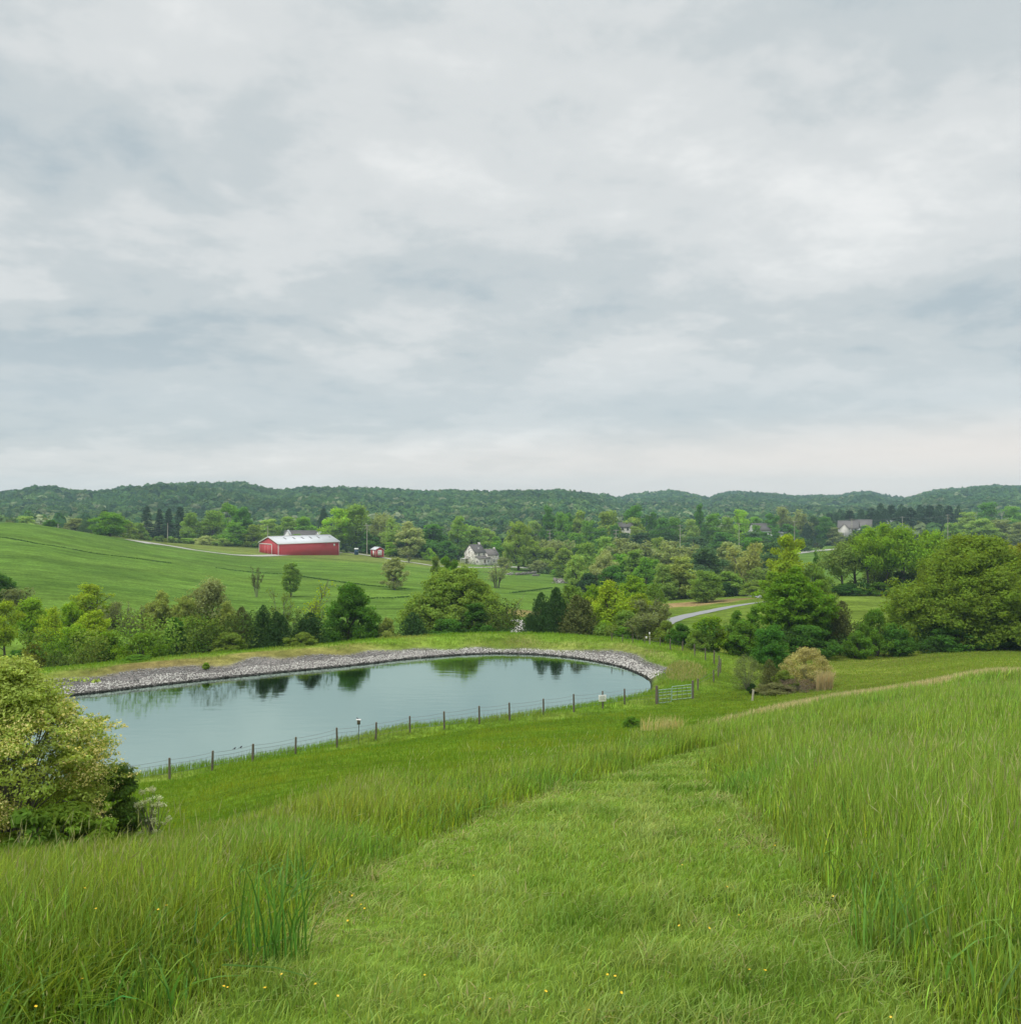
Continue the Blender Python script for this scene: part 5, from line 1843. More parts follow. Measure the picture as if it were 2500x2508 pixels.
# ------------------------------------------------------------------ buildings
def mat_rubble(name, a, b, scale):
    """rubble stone walling: irregular pale stones, darker joints and some dark stones"""
    m_, nt, N, L = new_mat(name)
    out, bs = N('ShaderNodeOutputMaterial'), N('ShaderNodeBsdfDiffuse')
    tc, vo, rp = N('ShaderNodeTexCoord'), N('ShaderNodeTexVoronoi'), N('ShaderNodeValToRGB')
    mp = N('ShaderNodeMapping')
    mp.inputs['Scale'].default_value = (1, 1, 1.7)
    L(tc.outputs['Object'], mp.inputs[0])
    L(mp.outputs[0], vo.inputs['Vector'])
    vo.inputs['Scale'].default_value = scale
    cr = rp.color_ramp
    cr.interpolation = 'CONSTANT'
    cr.elements[0].position = 0
    cr.elements[0].color = (*b, 1)
    cr.elements[1].position = 0.30
    cr.elements[1].color = (*a, 1)
    e = cr.elements.new(0.7)
    e.color = (a[0] * 0.75, a[1] * 0.72, a[2] * 0.68, 1)
    L(vo.outputs['Color'], rp.inputs[0])
    L(rp.outputs[0], bs.inputs['Color'])
    L(bs.outputs[0], out.inputs[0])
    return m_


M['red'] = plain('red_metal_siding', (0.47, 0.050, 0.058), 0.55, scale=0.5, var=0.08)
M['tinroof'] = plain('pale_metal_roof', (0.60, 0.61, 0.62), 0.5, scale=0.3, var=0.06)
M['skylight'] = plain('translucent_roof_panel', (0.20, 0.205, 0.21), 0.6, scale=1, var=0.1)
M['rubble'] = mat_rubble('farmhouse_stone', (0.78, 0.74, 0.68), (0.36, 0.33, 0.30), 1.5)
M['drystone'] = mat_rubble('dry_stone', (0.26, 0.24, 0.21), (0.09, 0.085, 0.08), 1.6)
M['shingle'] = plain('grey_shingles', (0.115, 0.105, 0.10), 0.9, scale=1.2, var=0.2)
M['rust'] = plain('rust_brown_roof', (0.165, 0.148, 0.138), 0.9, scale=1.2, var=0.25)
M['cream'] = plain('cream_siding', (0.62, 0.59, 0.53), 0.8, scale=1.0, var=0.06)
M['greysid'] = plain('grey_siding', (0.42, 0.43, 0.43), 0.8, scale=1.0, var=0.06)
M['blue'] = plain('blue_plastic', (0.03, 0.07, 0.13), 0.5, scale=1, var=0.1)
M['gate'] = plain('green_gate_paint', (0.34, 0.46, 0.36), 0.45, 0.1, scale=3, var=0.12)


def gable(mb, x0, x1, y0, y1, z0, ze, zr, axis=0):
    """a gabled block, ridge along x (axis 0) or along y (axis 1)"""
    if axis == 0:
        m_ = (y0 + y1) / 2
        mb.prism([(y0, z0), (y1, z0), (y1, ze), (m_, zr), (y0, ze)], 0, x0, x1)
    else:
        m_ = (x0 + x1) / 2
        mb.prism([(x0, z0), (x1, z0), (x1, ze), (m_, zr), (x0, ze)], 1, y0, y1)


def roof_gable(mb, x0, x1, y0, y1, ze, zr, t=0.18, eave=0.35, verge=0.3, axis=0):
    """two sloping slabs resting on the walls"""
    if axis == 1:
        m_ = (x0 + x1) / 2
        half = (x1 - x0) / 2
    else:
        m_ = (y0 + y1) / 2
        half = (y1 - y0) / 2
    sl = (zr - ze) / half
    lo = ze - sl * eave
    for sgn in (-1, 1):
        p = [(m_, zr + 0.01), (m_ + sgn * (half + eave), lo + 0.01), (m_ + sgn * (half + eave), lo + t), (m_, zr + t)]
        if sgn > 0:
            p = p[::-1]
        if axis == 0:
            mb.prism(p, 0, x0 - verge, x1 + verge)
        else:
            mb.prism(p, 1, y0 - verge, y1 + verge)


def thing(name, label, cat, loc, rz=0.0, group=None):
    return tag(empty(name, loc, rz), label, cat, group)


def window(parent, x0, x1, z0, z1, y, axis, out=-1, f=0.10, frame=None):
    """a window on a wall at y (axis 0: wall runs along x) or at x=y (axis 1); frame as the part, pane as the sub-part"""
    a, b = MB(), MB()
    d0, d1 = sorted((y, y + out * 0.06))
    e0, e1 = sorted((y, y + out * 0.04))
    rects = [(x0 - f, z0 - f, x1 + f, z0), (x0 - f, z1, x1 + f, z1 + f), (x0 - f, z0, x0, z1), (x1, z0, x1 + f, z1), ((x0 + x1) / 2 - 0.04, z0, (x0 + x1) / 2 + 0.04, z1)]
    for p0, q0, p1, q1 in rects:
        if axis == 0:
            a.box(p0, d0, q0, p1, d1, q1)
        else:
            a.box(d0, p0, q0, d1, p1, q1)
    if axis == 0:
        b.box(x0, e0, z0, x1, e1, z1)
    else:
        b.box(e0, x0, z0, e1, x1, z1)
    w = a.build('window', frame or M['white'], parent)
    b.build('pane', M['black'], w)


def door(parent, x0, x1, z0, z1, y, axis, out, mat, name='door'):
    a = MB()
    d0, d1 = sorted((y, y + out * 0.07))
    if axis == 0:
        a.box(x0, d0, z0, x1, d1, z1)
    else:
        a.box(d0, x0, z0, d1, x1, z1)
    return a.build(name, mat, parent)


def build_barn():
    y = 395.0
    g = at(682, y)
    t = thing('barn', 'long red metal barn with a pale roof on the far hillside', 'barn', (g[0], g[1], -24.1), math.radians(43))
    L_, W_, E, R_ = 31.5, 18.0, 4.6, 7.4
    m = MB()
    gable(m, 0, L_, 0, W_, -2.5, E, R_)
    m.build('wall', M['red'], t)
    m = MB()
    roof_gable(m, 0, L_, 0, W_, E, R_, 0.22, 0.35, 0.35)
    rf = m.build('roof', M['tinroof'], t)
    # translucent panels and ridge vent
    sl = (R_ - E) / (W_ / 2)
    for k, xx in enumerate((6.0, 10.6, 15.0, 19.2, 23.4, 29.5)):
        m = MB()
        ya, yb = (4.6, 7.0) if k < 5 else (5.4, 6.2)
        za, zb = E + sl * ya + 0.235, E + sl * yb + 0.235
        m.hexa([(xx, ya, za), (xx + 0.75, ya, za), (xx, yb, zb), (xx + 0.75, yb, zb), (xx, ya, za + 0.05), (xx + 0.75, ya, za + 0.05), (xx, yb, zb + 0.05), (xx + 0.75, yb, zb + 0.05)])
        m.build('skylight', M['skylight'], rf)
    m = MB()
    m.box(0.5, W_ / 2 - 0.25, R_ + 0.2, L_ - 0.5, W_ / 2 + 0.25, R_ + 0.34)
    m.build('ridge_cap', M['tinroof'], rf)
    m = MB()
    for xx in (0, L_):
        for yy in (0, W_):
            sx, sy = (-1 if xx == 0 else 1), (-1 if yy == 0 else 1)
            m.box(min(xx, xx + sx * 0.06) - 0.14 * (sx > 0), min(yy, yy + sy * 0.06) - 0.14 * (sy > 0), -2.4, max(xx, xx + sx * 0.06) + 0.14 * (sx < 0), max(yy, yy + sy * 0.06) + 0.14 * (sy < 0), E - 0.05)
    m.build('corner_trim', M['white'], t)
    m = MB()
    for xx in (-0.42, L_ + 0.36):
        for s_ in (-1, 1):
            y0_, y1_ = W_ / 2, W_ / 2 + s_ * (W_ / 2 + 0.3)
            z0_, z1_ = R_ + 0.02, E - sl * 0.3 + 0.02
            m.hexa([(xx, y0_, z0_ - 0.2), (xx + 0.06, y0_, z0_ - 0.2), (xx, y1_, z1_ - 0.2), (xx + 0.06, y1_, z1_ - 0.2), (xx, y0_, z0_ + 0.2), (xx + 0.06, y0_, z0_ + 0.2), (xx, y1_, z1_ + 0.2), (xx + 0.06, y1_, z1_ + 0.2)])
    m.box(-0.3, -0.42, E - 0.28, L_ + 0.3, -0.36, E + 0.02)
    m.build('fascia', M['white'], t)
    # sliding door in the gable end, with its white track and jamb
    d = door(t, 6.2, 17.2, -2.0, 3.9, 0.0, 1, -1, M['red'])
    m = MB()
    m.box(-0.16, 5.8, 3.95, -0.003, 17.6, 4.3)
    m.box(-0.13, 5.85, -2.0, -0.003, 6.15, 3.92)
    for yy in (9.4, 12.2):
        m.box(-0.10, yy, -2.0, -0.072, yy + 0.05, 3.9)
    m.build('door_frame', M['white'], d)
    m = MB()
    m.box(28.3, -0.05, 2.6, 29.2, -0.003, 3.6)
    m.build('sign_plate', M['white'], t)
    for xx in (24.2, 30.6):
        m = MB()
        m.tube([(xx, -0.02, 3.1), (xx, -0.5, 3.3), (xx, -0.55, 4.1)], 0.06, 6)
        m.box(xx - 0.15, -0.75, 4.05, xx + 0.15, -0.4, 4.3)
        m.build('lamp_arm', M['wire'], t)


build_barn()


def build_shed():
    g = at(920, 414)
    t = thing('shed', 'little red shed with white doors right of the barn', 'shed', (g[0], g[1], ztop(1360.5, 414)), math.radians(38))
    m = MB()
    gable(m, 0, 4.4, 0, 4.6, -0.8, 2.7, 3.8, 1)          # the gable end facing right carries the doors
    m.build('wall', M['red'], t)
    m = MB()
    roof_gable(m, 0, 4.4, 0, 4.6, 2.7, 3.8, 0.14, 0.3, 0.3, 1)
    m.build('roof', M['tinroof'], t)
    d = door(t, 1.1, 3.3, 0.0, 2.4, 0.0, 0, -1, M['white'])
    m = MB()
    for xx in (1.45, 2.25):
        m.box(xx, -0.09, 1.5, xx + 0.4, -0.073, 1.9)
    m.build('pane', M['black'], d)
    door(t, 1.3, 2.6, 0.0, 2.2, 0.0, 1, -1, M['white'], 'side_door')
    m = MB()
    for xx, yy in ((-0.05, -0.05), (4.35, -0.05), (-0.05, 4.55)):
        m.box(xx, yy, -0.7, xx + 0.1, yy + 0.1, 2.6)
    m.build('corner_trim', M['white'], t)


build_shed()


def build_toilet():
    g = at(873, 408)
    t = thing('toilet_cabin', 'dark blue portable toilet cabin with a white roof beside the barn', 'toilet cabin', (g[0], g[1], ztop(1356, 408)), math.radians(20))
    m = MB()
    m.box(-0.8, -0.8, -0.5, 0.8, 0.8, 2.0)
    m.build('cabin', M['blue'], t, bevel=0.05)
    m = MB()
    m.prism([(-0.9, 2.003), (0.9, 2.003), (0.8, 2.35), (0.0, 2.55), (-0.8, 2.35)], 0, -0.88, 0.88)
    m.build('roof', M['white'], t)
    d = door(t, -0.5, 0.5, 0.0, 1.8, -0.8, 0, -1, M['blue'])
    m = MB()
    m.box(0.3, -0.9, 0.8, 0.42, -0.873, 1.0)
    m.build('handle', M['white'], d)


build_toilet()


def build_farmhouse():
    y = 430.0
    g = at(1163, y)
    t = thing('farmhouse', 'old whitewashed rubble stone farmhouse with a smaller stone wing', 'house', (g[0], g[1], ztop(1380.5, y)), math.radians(42))
    m = MB()
    gable(m, 0, 6.8, 0, 8.2, -3, 5.3, 9.0)
    m.build('wall', M['rubble'], t)
    m = MB()
    roof_gable(m, 0, 6.8, 0, 8.2, 5.3, 9.0, 0.2, 0.3, 0.25)
    rf = m.build('roof', M['shingle'], t)
    m = MB()
    m.box(5.6, 3.6, 8.2, 6.5, 4.6, 10.0)
    m.build('chimney', M['rubble'], rf)
    m = MB()
    m.box(3.4, 1.4, 6.7, 3.7, 1.7, 7.6)
    m.build('vent_pipe', M['white'], rf)
    # kitchen ell with a lean-to roof, cream boarded
    m = MB()
    m.prism([(-2.6, -2.5), (-0.003, -2.5), (-0.003, 3.3), (-2.6, 2.5)], 0, 0.3, 7.8)
    ell = m.build('kitchen_wall', M['cream'], t)
    m = MB()
    m.prism([(-3.0, 2.40), (-0.006, 3.32), (-0.006, 3.5), (-3.0, 2.58)], 0, 0.0, 8.1)
    m.build('kitchen_roof', M['rust'], t)
    door(t, 3.6, 4.7, -0.3, 1.9, -2.6, 0, -1, M['wood'])
    window(t, -1.9, -1.1, 0.4, 1.7, 0.3, 1, -1)
    window(t, 6.0, 6.7, 0.6, 1.6, -2.6, 0, -1)
    m = MB()
    for xx in (3.0, 5.2):
        m.box(xx, -3.6, -1.6, xx + 0.08, -3.52, 0.5)
    m.box(2.9, -3.62, -0.2, 5.4, -2.63, -0.1)
    m.box(2.9, -3.6, 0.42, 5.4, -3.52, 0.5)
    m.build('porch', M['white'], t)
    # upper windows
    window(t, 2.2, 3.0, 3.7, 5.0, 0.0, 0, -1)
    window(t, 5.2, 5.9, 3.8, 4.9, 0.0, 0, -1)
    window(t, 3.9, 4.6, 2.2, 3.1, 0.0, 1, -1)
    window(t, 3.9, 4.5, 5.4, 6.2, 0.0, 1, -1)
    # second block
    m = MB()
    gable(m, 6.803, 14.2, -1.4, 4.4, -3.6, 3.9, 6.6)
    m.build('wing_wall', M['rubble'], t)
    m = MB()
    roof_gable(m, 7.05, 14.2, -1.4, 4.4, 3.9, 6.6, 0.2, 0.3, 0.2)
    rf2 = m.build('wing_roof', M['rust'], t)
    m = MB()
    m.box(13.2, 1.0, 5.7, 13.9, 1.8, 7.4)
    m.build('chimney', M['rubble'], rf2)
    window(t, 10.4, 11.1, 0.3, 1.7, -1.4, 0, -1)
    # open porch on the left end
    m = MB()
    m.box(-2.3, 5.2, 2.2, 0.25 - 0.3, 8.4, 2.36)
    m.build('side_porch_roof', M['white'], t)
    m = MB()
    for yy in (5.3, 6.8, 8.2):
        m.box(-2.2, yy, -1.8, -2.05, yy + 0.15, 2.2)
    m.build('porch_post', M['white'], t)


build_farmhouse()


def cottage(name, label, u, v, y, rz, L_, W_, E, R_, wall, roof, wins, group=None, axis=0, extra=None):
    x = (u - U0) / F_PX * y
    t = thing(name, label, 'house', (x, y, ztop(v, y)), math.radians(rz), group)
    m = MB()
    gable(m, -L_ / 2, L_ / 2, 0, W_, -6, E, R_, axis)
    m.build('wall', wall, t)
    m = MB()
    roof_gable(m, -L_ / 2, L_ / 2, 0, W_, E, R_, 0.25, 0.5, 0.4, axis)
    m.build('roof', roof, t)
    for x0, x1, z0, z1 in wins:
        window(t, x0, x1, z0, z1, 0.0, 0, -1, 0.15)
    if extra:
        extra(t)
    return t


def cross_gables(t):
    for xx in (-9.5, 7.0):
        m = MB()
        gable(m, xx, xx + 5.0, -1.2, 3.0, -6, 3.0, 6.6, 1)
        m.build('gable_wall', M['white'], t)
        m = MB()
        roof_gable(m, xx, xx + 5.0, -1.2, 3.0, 3.0, 6.6, 0.2, 0.25, 0.25, 1)
        m.build('gable_roof', M['greysid'], t)


cottage('gabled_house', 'grey roofed house with white gables half hidden behind the barn', 737, 1329, 470, 2, 18, 9, 3.0, 6.2, M['white'], M['shingle'], [(-3.5, -2.2, 0.8, 2.2), (0.5, 1.8, 0.8, 2.2)], extra=cross_gables)
cottage('house', 'cream walled house hidden in the dark wood, only its window showing', 1528, 1310, 515, -20, 8, 8, 4.6, 7.0, M['cream'], M['shingle'], [(-1.4, -0.2, 2.6, 4.2), (1.6, 2.8, 2.6, 4.2)])
cottage('house', 'grey roofed white house between trees left of the far meadow', 1872, 1314, 552, 18, 13, 9, 4.0, 8.0, M['white'], M['shingle'], [(-3, -1.8, 1.2, 2.8), (0.6, 1.8, 1.2, 2.8), (3, 4.2, 1.2, 2.8)])
cottage('house', 'small pale house low in the trees right of the grey roofed one', 1910, 1321, 560, -12, 8, 8, 4.0, 6.6, M['cream'], M['greysid'], [(-1.6, -0.6, 1, 2.4), (1, 2, 1, 2.4)])


def deck(t):
    m = MB()
    for xx in (-4.8, -2.2):
        m.box(xx, -3.2, -6, xx + 0.3, -2.9, 1.3)
    m.box(-5.2, -3.3, 0.0, -1.6, -0.1, 0.25)
    m.box(-5.2, -3.3, 1.1, -1.6, -3.1, 1.25)
    m.build('deck', M['white'], t)
    m = MB()
    gable(m, -5.4, 0.8, -2.4, 2.6, -6, 2.8, 6.2, 1)
    m.build('gable_wall', M['cream'], t)
    m = MB()
    roof_gable(m, -5.4, 0.8, -2.4, 2.6, 2.8, 6.2, 0.25, 0.3, 0.3, 1)
    m.build('gable_roof', M['rust'], t)


TH_ = 'row of town houses'
cottage('town_house', 'brown roofed town house with a white deck at the left end of the row', 2076, 1306, 596, -24, 13, 12, 3.4, 8.2, M['white'], M['rust'], [(2.0, 3.2, 1.0, 3.0), (4.0, 5.2, 1.0, 3.0)], TH_, extra=deck)
cottage('town_house', 'brown roofed town house second from the left of the row', 2108, 1302, 606, -24, 13, 12, 3.2, 8.0, M['white'], M['rust'], [(2.0, 3.2, 1.0, 3.0), (-3, -2, 1.0, 3.0)], TH_)
cottage('town_house', 'town house roof third in the row above the yellow green crowns', 2142, 1302, 616, -24, 13, 12, 3.0, 7.8, M['cream'], M['rust'], [(2.0, 3.2, 1.0, 3.0)], TH_)
cottage('town_house', 'town house roof at the right end of the row', 2172, 1302, 624, -24, 12, 12, 3.0, 7.6, M['cream'], M['greysid'], [(2.0, 3.2, 1.0, 3.0)], TH_)

# ------------------------------------------------------------------ power poles and wires
POLES = [  # u, v of the top, depth, arms, label
    (143, 1283, 372, 0, 'short pale pole standing on the left ridge of the field'),
    (411, 1281, 424, 0, 'pale pole in front of the dark spruces'),
    (656, 1288, 432, 0, 'pole rising behind the barn gable'),
    (899, 1285, 428, 2, 'pole with crossarms beside the red shed'),
    (1346, 1297, 440, 4, 'tall pole with four crossarms right of the farmhouse'),
    (1508, 1297, 440, 3, 'tall pole with crossarms below the hidden house'),
    (1665, 1286, 446, 2, 'tall pole in the middle of the wood, left of a smaller pole'),
    (1712, 1296, 520, 0, 'thin dark pole deeper in the wood'),
    (1809, 1281, 456, 1, 'tall pale pole left of the yellow green forked tree'),
    (1945, 1276, 470, 1, 'pale pole rising behind the yellow green forked tree'),
    (2085, 1270, 500, 1, 'pole standing before the brown roofed town houses'),
    (2209, 1265, 505, 1, 'pole above the yellow green crowns, before the conifer belt'),
    (2320, 1260, 510, 2, 'pole with a crossarm before the right part of the conifer belt'),
    (2452, 1257, 530, 0, 'last pole, near the right edge of the picture'),
]
POLE_TOP = {}
for u_, v_, y_, arms, lab in POLES:
    g = at(u_, y_)
    top = ztop(v_, y_)
    t = thing('utility_pole', lab, 'utility pole', tuple(g), 0, 'power poles across the valley')
    H_ = top - g[2]
    m = MB()
    m.tube([(0, 0, -1), (0, 0, H_ / 2), (0.02, 0, H_)], [0.19, 0.16, 0.12], 8)
    m.box(-0.12, -0.12, H_ - 0.06, 0.14, 0.12, H_ + 0.02)
    m.build('pole', M['pole'], t)
    for k in range(arms):
        m = MB()
        zz = H_ - 0.5 - k * 1.7
        m.box(-1.25, -0.26, zz, 1.25, -0.14, zz + 0.14)
        for xx in (-1.1, -0.5, 0.5, 1.1):
            m.box(xx - 0.05, -0.24, zz + 0.142, xx + 0.05, -0.16, zz + 0.34)
        m.build('crossarm', M['pole'], t)
    POLE_TOP[u_] = np.array((g[0], g[1], top))


def span(mb, a, b, sag, r):
    t = np.linspace(0, 1, 12)[:, None]
    P = a * (1 - t) + b * t
    P[:, 2] -= (4 * sag * t * (1 - t))[:, 0]
    mb.tube(P, r, 3)


def wires(name, label, us, drops, r):
    a0 = POLE_TOP[us[0]]
    t = thing(name, label, 'power line', tuple(a0))
    for a, b in zip(us[:-1], us[1:]):
        m = MB()
        for dx, dz in drops:
            o_ = np.array((dx, -0.2, dz))
            span(m, POLE_TOP[a] - a0 + o_, POLE_TOP[b] - a0 + o_, 1.3, r)
        m.build('wire', M['wire'], t)


wires('power_line', 'wires slung between the tall poles right of the farmhouse', [899, 1346, 1508, 1665, 1809, 1945, 2085, 2209, 2320, 2452], [(-1.1, -0.2), (1.1, -0.2), (0.3, -2.6)], 0.035)
wires('power_line', 'wires slung between the pale poles left of the barn', [143, 411, 656, 899], [(0, -0.3), (0.2, -2.0), (0.1, -3.2)], 0.03)
# lamp post by the farmhouse
g = at(1232, 424)
t = thing('wooden_post', 'plain wooden post beside the gravel lane at the farmhouse', 'post', tuple(g))
m = MB()
m.tube([(0, 0, -0.5), (0, 0, 3), (0, 0, ztop(1356, 424) - g[2])], [0.13, 0.11, 0.10], 7)
m.build('post', M['pole'], t)

# ------------------------------------------------------------------ stone ruins on the far field
def ruin(name, label, u0, u1, v, h, thick, step=0.0):
    a, b = hit(u0, v), hit(u1, v - step)
    n = 14
    tt = np.linspace(0, 1, n)
    d = b - a
    ln = np.linalg.norm(d[:2])
    nx = np.array((-d[1], d[0])) / ln * thick / 2
    mb = MB()
    for i in range(n - 1):
        p, q = a + d * tt[i], a + d * tt[i + 1]
        z0, z1 = gz(p[:1], p[1:2])[0], gz(q[:1], q[1:2])[0]
        hh = h * RNG.uniform(0.75, 1.05)
        V = []
        for zt in (-0.4, hh):
            for s_ in (-1, 1):
                V += [(p[0] + s_ * nx[0] - a[0], p[1] + s_ * nx[1] - a[1], z0 + zt - a[2]), (q[0] + s_ * nx[0] - a[0] - d[0] * 0.004 / 1, q[1] + s_ * nx[1] - a[1], z1 + zt - a[2])]
        mb.hexa(V)
    o = mb.build(name, M['drystone'], None, loc=tuple(a))
    tag(o, label, 'stone wall', 'stone ruins on the far field')


ruin('stone_wall', 'longest low dry stone wall on the far field below the farmhouse', 1263, 1312, 1409, 1.15, 0.8, 4)
ruin('stone_wall', 'broken stone wall stepping down at the right edge of the far field', 1357, 1384, 1424, 1.5, 0.9, -4)
for u_, v_, lab in ((1247, 1408, 'heap of loose stones left of the low stone wall'), (1371, 1428, 'heap of tumbled stones at the broken wall on the right')):
    g = hit(u_, v_)
    k = 60
    P = np.c_[RNG.normal(0, 1.1, k), RNG.normal(0, 0.8, k), np.abs(RNG.normal(0.25, 0.25, k))]
    o = rocks('stone_heap', P, RNG.uniform(0.2, 0.5, k), np.array((0.33, 0.31, 0.28)) * RNG.uniform(0.3, 1.4, (k, 1)), M['stone'])
    o.location = g
    tag(o, lab, 'stone heap', 'stone ruins on the far field')
g = hit(1310, 1411)
t = thing('slab_pile', 'pile of long pale slabs in front of the low stone wall', 'slab pile', tuple(g), 0.15)
for k in range(4):
    m = MB()
    m.box(-1.7 + 0.3 * k, -0.35, 0.0 + 0.22 * k, 1.6 + 0.25 * k, 0.35, 0.2 + 0.22 * k)
    m.build('slab', M['drystone'], t)
# gravel heap at the pond end of the track
g = hit(1268, 1560)

# ------------------------------------------------------------------ fences, gate, sign, nest box
def post_mesh(h, r=0.055):
    m = MB()
    m.tube([(0, 0, -0.4), (0.0, 0, h * 0.5), (0.0, 0, h)], [r * 1.05, r, r * 0.92], 8)
    a = np.arange(8) * 2 * math.pi / 8
    V = np.c_[np.cos(a) * r * 0.92, np.sin(a) * r * 0.92, np.full(8, h)]
    m.add(np.concatenate([V, [[0, 0, h + 0.015]]]), None, [(i, (i + 1) % 8, 8) for i in range(8)])
    return m


def fence(name, label, items, wires_z, group=None, mesh=True, r=0.06, wr=0.008):
    """items: (u, v base, v top)"""
    G = [hit(u, vb) for u, vb, _ in items]
    a0 = G[0]
    t = thing(name, label, 'fence', tuple(a0), 0, group)
    H_ = [max(0.8, ztop(vt, g[1]) - g[2]) for (u, vb, vt), g in zip(items, G)]
    for g, h in zip(G, H_):
        o = post_mesh(h, r).build('post', M['wood'], t, True, tuple(g - a0))
        o.rotation_euler = (RNG.normal(0, 0.02), RNG.normal(0, 0.03), RNG.uniform(0, 6))
    for zf in wires_z:
        m = MB()
        for (g, h), (g2, h2) in zip(zip(G[:-1], H_[:-1]), zip(G[1:], H_[1:])):
            a, b = g - a0 + np.array((0, -r, h * zf)), g2 - a0 + np.array((0, -r, h2 * zf))
            span(m, a, b, 0.05 if zf > 0.7 else 0.01, wr)
        m.build('wire', M['wire'], t)
    if mesh:
        m = MB()
        for (g, h), (g2, h2) in zip(zip(G[:-1], H_[:-1]), zip(G[1:], H_[1:])):
            n = int(np.linalg.norm(g2 - g) / 0.3)
            for k in range(1, n):
                q = k / n
                p = (g * (1 - q) + g2 * q) - a0
                hh = h * (1 - q) + h2 * q
                m.tube([(p[0], p[1] - r, p[2]), (p[0], p[1] - r, p[2] + hh * 0.72)], wr * 0.5, 3)
        m.build('wire_mesh', M['wire'], t)
    return G, H_


FENCE = [(180, 1932, 1880), (284, 1914, 1881), (416, 1909, 1856), (520, 1887, 1839), (619, 1866, 1822), (724, 1849, 1805), (826, 1831, 1782), (920.5, 1813, 1769), (1004, 1795, 1754), (1088, 1788, 1742), (1174, 1773, 1729), (1248, 1764, 1721),
         (1331, 1751, 1711), (1405, 1744, 1700), (1476, 1735, 1693), (1529, 1725, 1687), (1606, 1722, 1680)]
FG, FH = fence('pond_fence', 'wire fence on wooden posts along the near side of the pond', FENCE, (0.93, 0.74, 0.5, 0.28))
fence('bank_fence', 'old leaning wooden fence posts running up the bank beyond the gate', [(1708.6, 1690, 1662), (1747, 1672, 1641), (1758, 1660, 1625), (1763, 1649, 1613), (1760, 1632, 1606), (1748, 1626, 1593), (1727, 1617, 1587), (1701, 1607, 1578), (1671, 1594, 1571), (1641, 1592, 1565)], (0.9, 0.6), mesh=False)
fence('far_bank_fence', 'thin grey posts of the fence on the far right bank of the pond', [(1616, 1582, 1562), (1578, 1577, 1559), (1549, 1575, 1552), (1524, 1573, 1555), (1498, 1570, 1557)], (0.9, 0.5), mesh=False, r=0.045)
g = hit(1590.6, 1579)
t = thing('bird_box_post', 'tall thin post with a small pale box on the far right bank', 'nest box', tuple(g))
m = MB()
m.tube([(0, 0, -0.3), (0, 0, 0.8), (0, 0, 1.25)], 0.045, 6)
m.build('post', M['pole'], t)
m = MB()
m.box(-0.09, -0.12, 1.0, 0.04, -0.046, 1.25)
m.build('box', M['white'], t)
g = hit(1582.5, 1574)
t = thing('notice_plate', 'tiny white plate on a stake left of the thin box post', 'sign', tuple(g))
m = MB()
m.tube([(0, 0, -0.3), (0, 0, 0.3), (0, 0, 0.62)], 0.02, 5)
m.build('stake', M['wood'], t)
m = MB()
m.box(-0.09, -0.05, 0.40, 0.09, -0.022, 0.64)
m.build('plate', M['white'], t)

# sign on the pond fence
g = FG[14]
t = thing('notice_sign', 'white notice board with small text on the pond fence left of the gate', 'sign', (g[0], g[1] - 0.12, g[2]), math.radians(14))
m = MB()
m.box(-0.33, -0.03, 0.50, 0.22, 0.0, 0.96)
m.build('board', M['white'], t, bevel=0.006)
m = MB()
for k, (x0, x1) in enumerate([(-0.20, 0.12), (-0.24, 0.16), (-0.22, 0.10), (-0.24, 0.14)]):
    zz = 0.86 - k * 0.075
    x = x0
    while x < x1:
        w_ = RNG.uniform(0.03, 0.07)
        m.box(x, -0.036, zz, min(x + w_, x1), -0.031, zz + 0.022)
        x += w_ + 0.014
m.build('lettering', M['wire'], t)


def build_gate():
    gl, gr = hit(1608, 1724), hit(1696, 1711)
    P0 = gl
    t = thing('field_gate', 'pale green metal field gate in two leaves between wooden posts', 'gate', tuple(gl))

    def w3(u, v):
        q = (u - 1608) / (1696 - 1608)
        y = gl[1] * (1 - q) + gr[1] * q
        return np.array(((u - U0) / F_PX * y, y, ztop(v, y))) - P0
    for u, vt, g in ((1608, 1680, gl), (1696, 1667, gr)):
        o = post_mesh(ztop(vt, g[1]) - g[2], 0.09).build('gate_post', M['wood'], t, True, tuple(g - P0))
    for (ua, ub, VA, VB, braces) in ((1612, 1643.5, (1690.2, 1696.6, 1704, 1712.8, 1722), (1687, 1694, 1700.7, 1709.4, 1718.5), ((1622, 0), (1632, 0), (1638, 2))),
                                     (1645, 1693, (1681.8, 1687.6, 1694.9, 1703.6, 1713.8), (1676.7, 1683.3, 1690.5, 1698.5, 1708.7), ((1658, 0), (1670, 0), (1678, 6)))):
        m = MB()
        for va, vb in zip(VA, VB):
            m.tube([w3(ua, va), w3((ua + ub) / 2, (va + vb) / 2), w3(ub, vb)], 0.027, 6)
        m.tube([w3(ua, VA[0]), w3(ua, VA[2]), w3(ua, VA[4])], 0.027, 6)
        m.tube([w3(ub, VB[0]), w3(ub, VB[2]), w3(ub, VB[4])], 0.027, 6)
        lf = m.build('gate_leaf', M['gate'], t, True)
        m = MB()
        for ux, sl in braces:
            q = (ux - ua) / (ub - ua)
            v0_, v1_ = VA[0] * (1 - q) + VB[0] * q, VA[4] * (1 - q) + VB[4] * q
            a, b = w3(ux, v0_), w3(ux + sl, v1_)
            a[1] -= 0.03
            b[1] -= 0.03
            m.tube([a, (a + b) / 2, b], 0.014, 5)
        m.build('brace', M['wire'], lf)


build_gate()

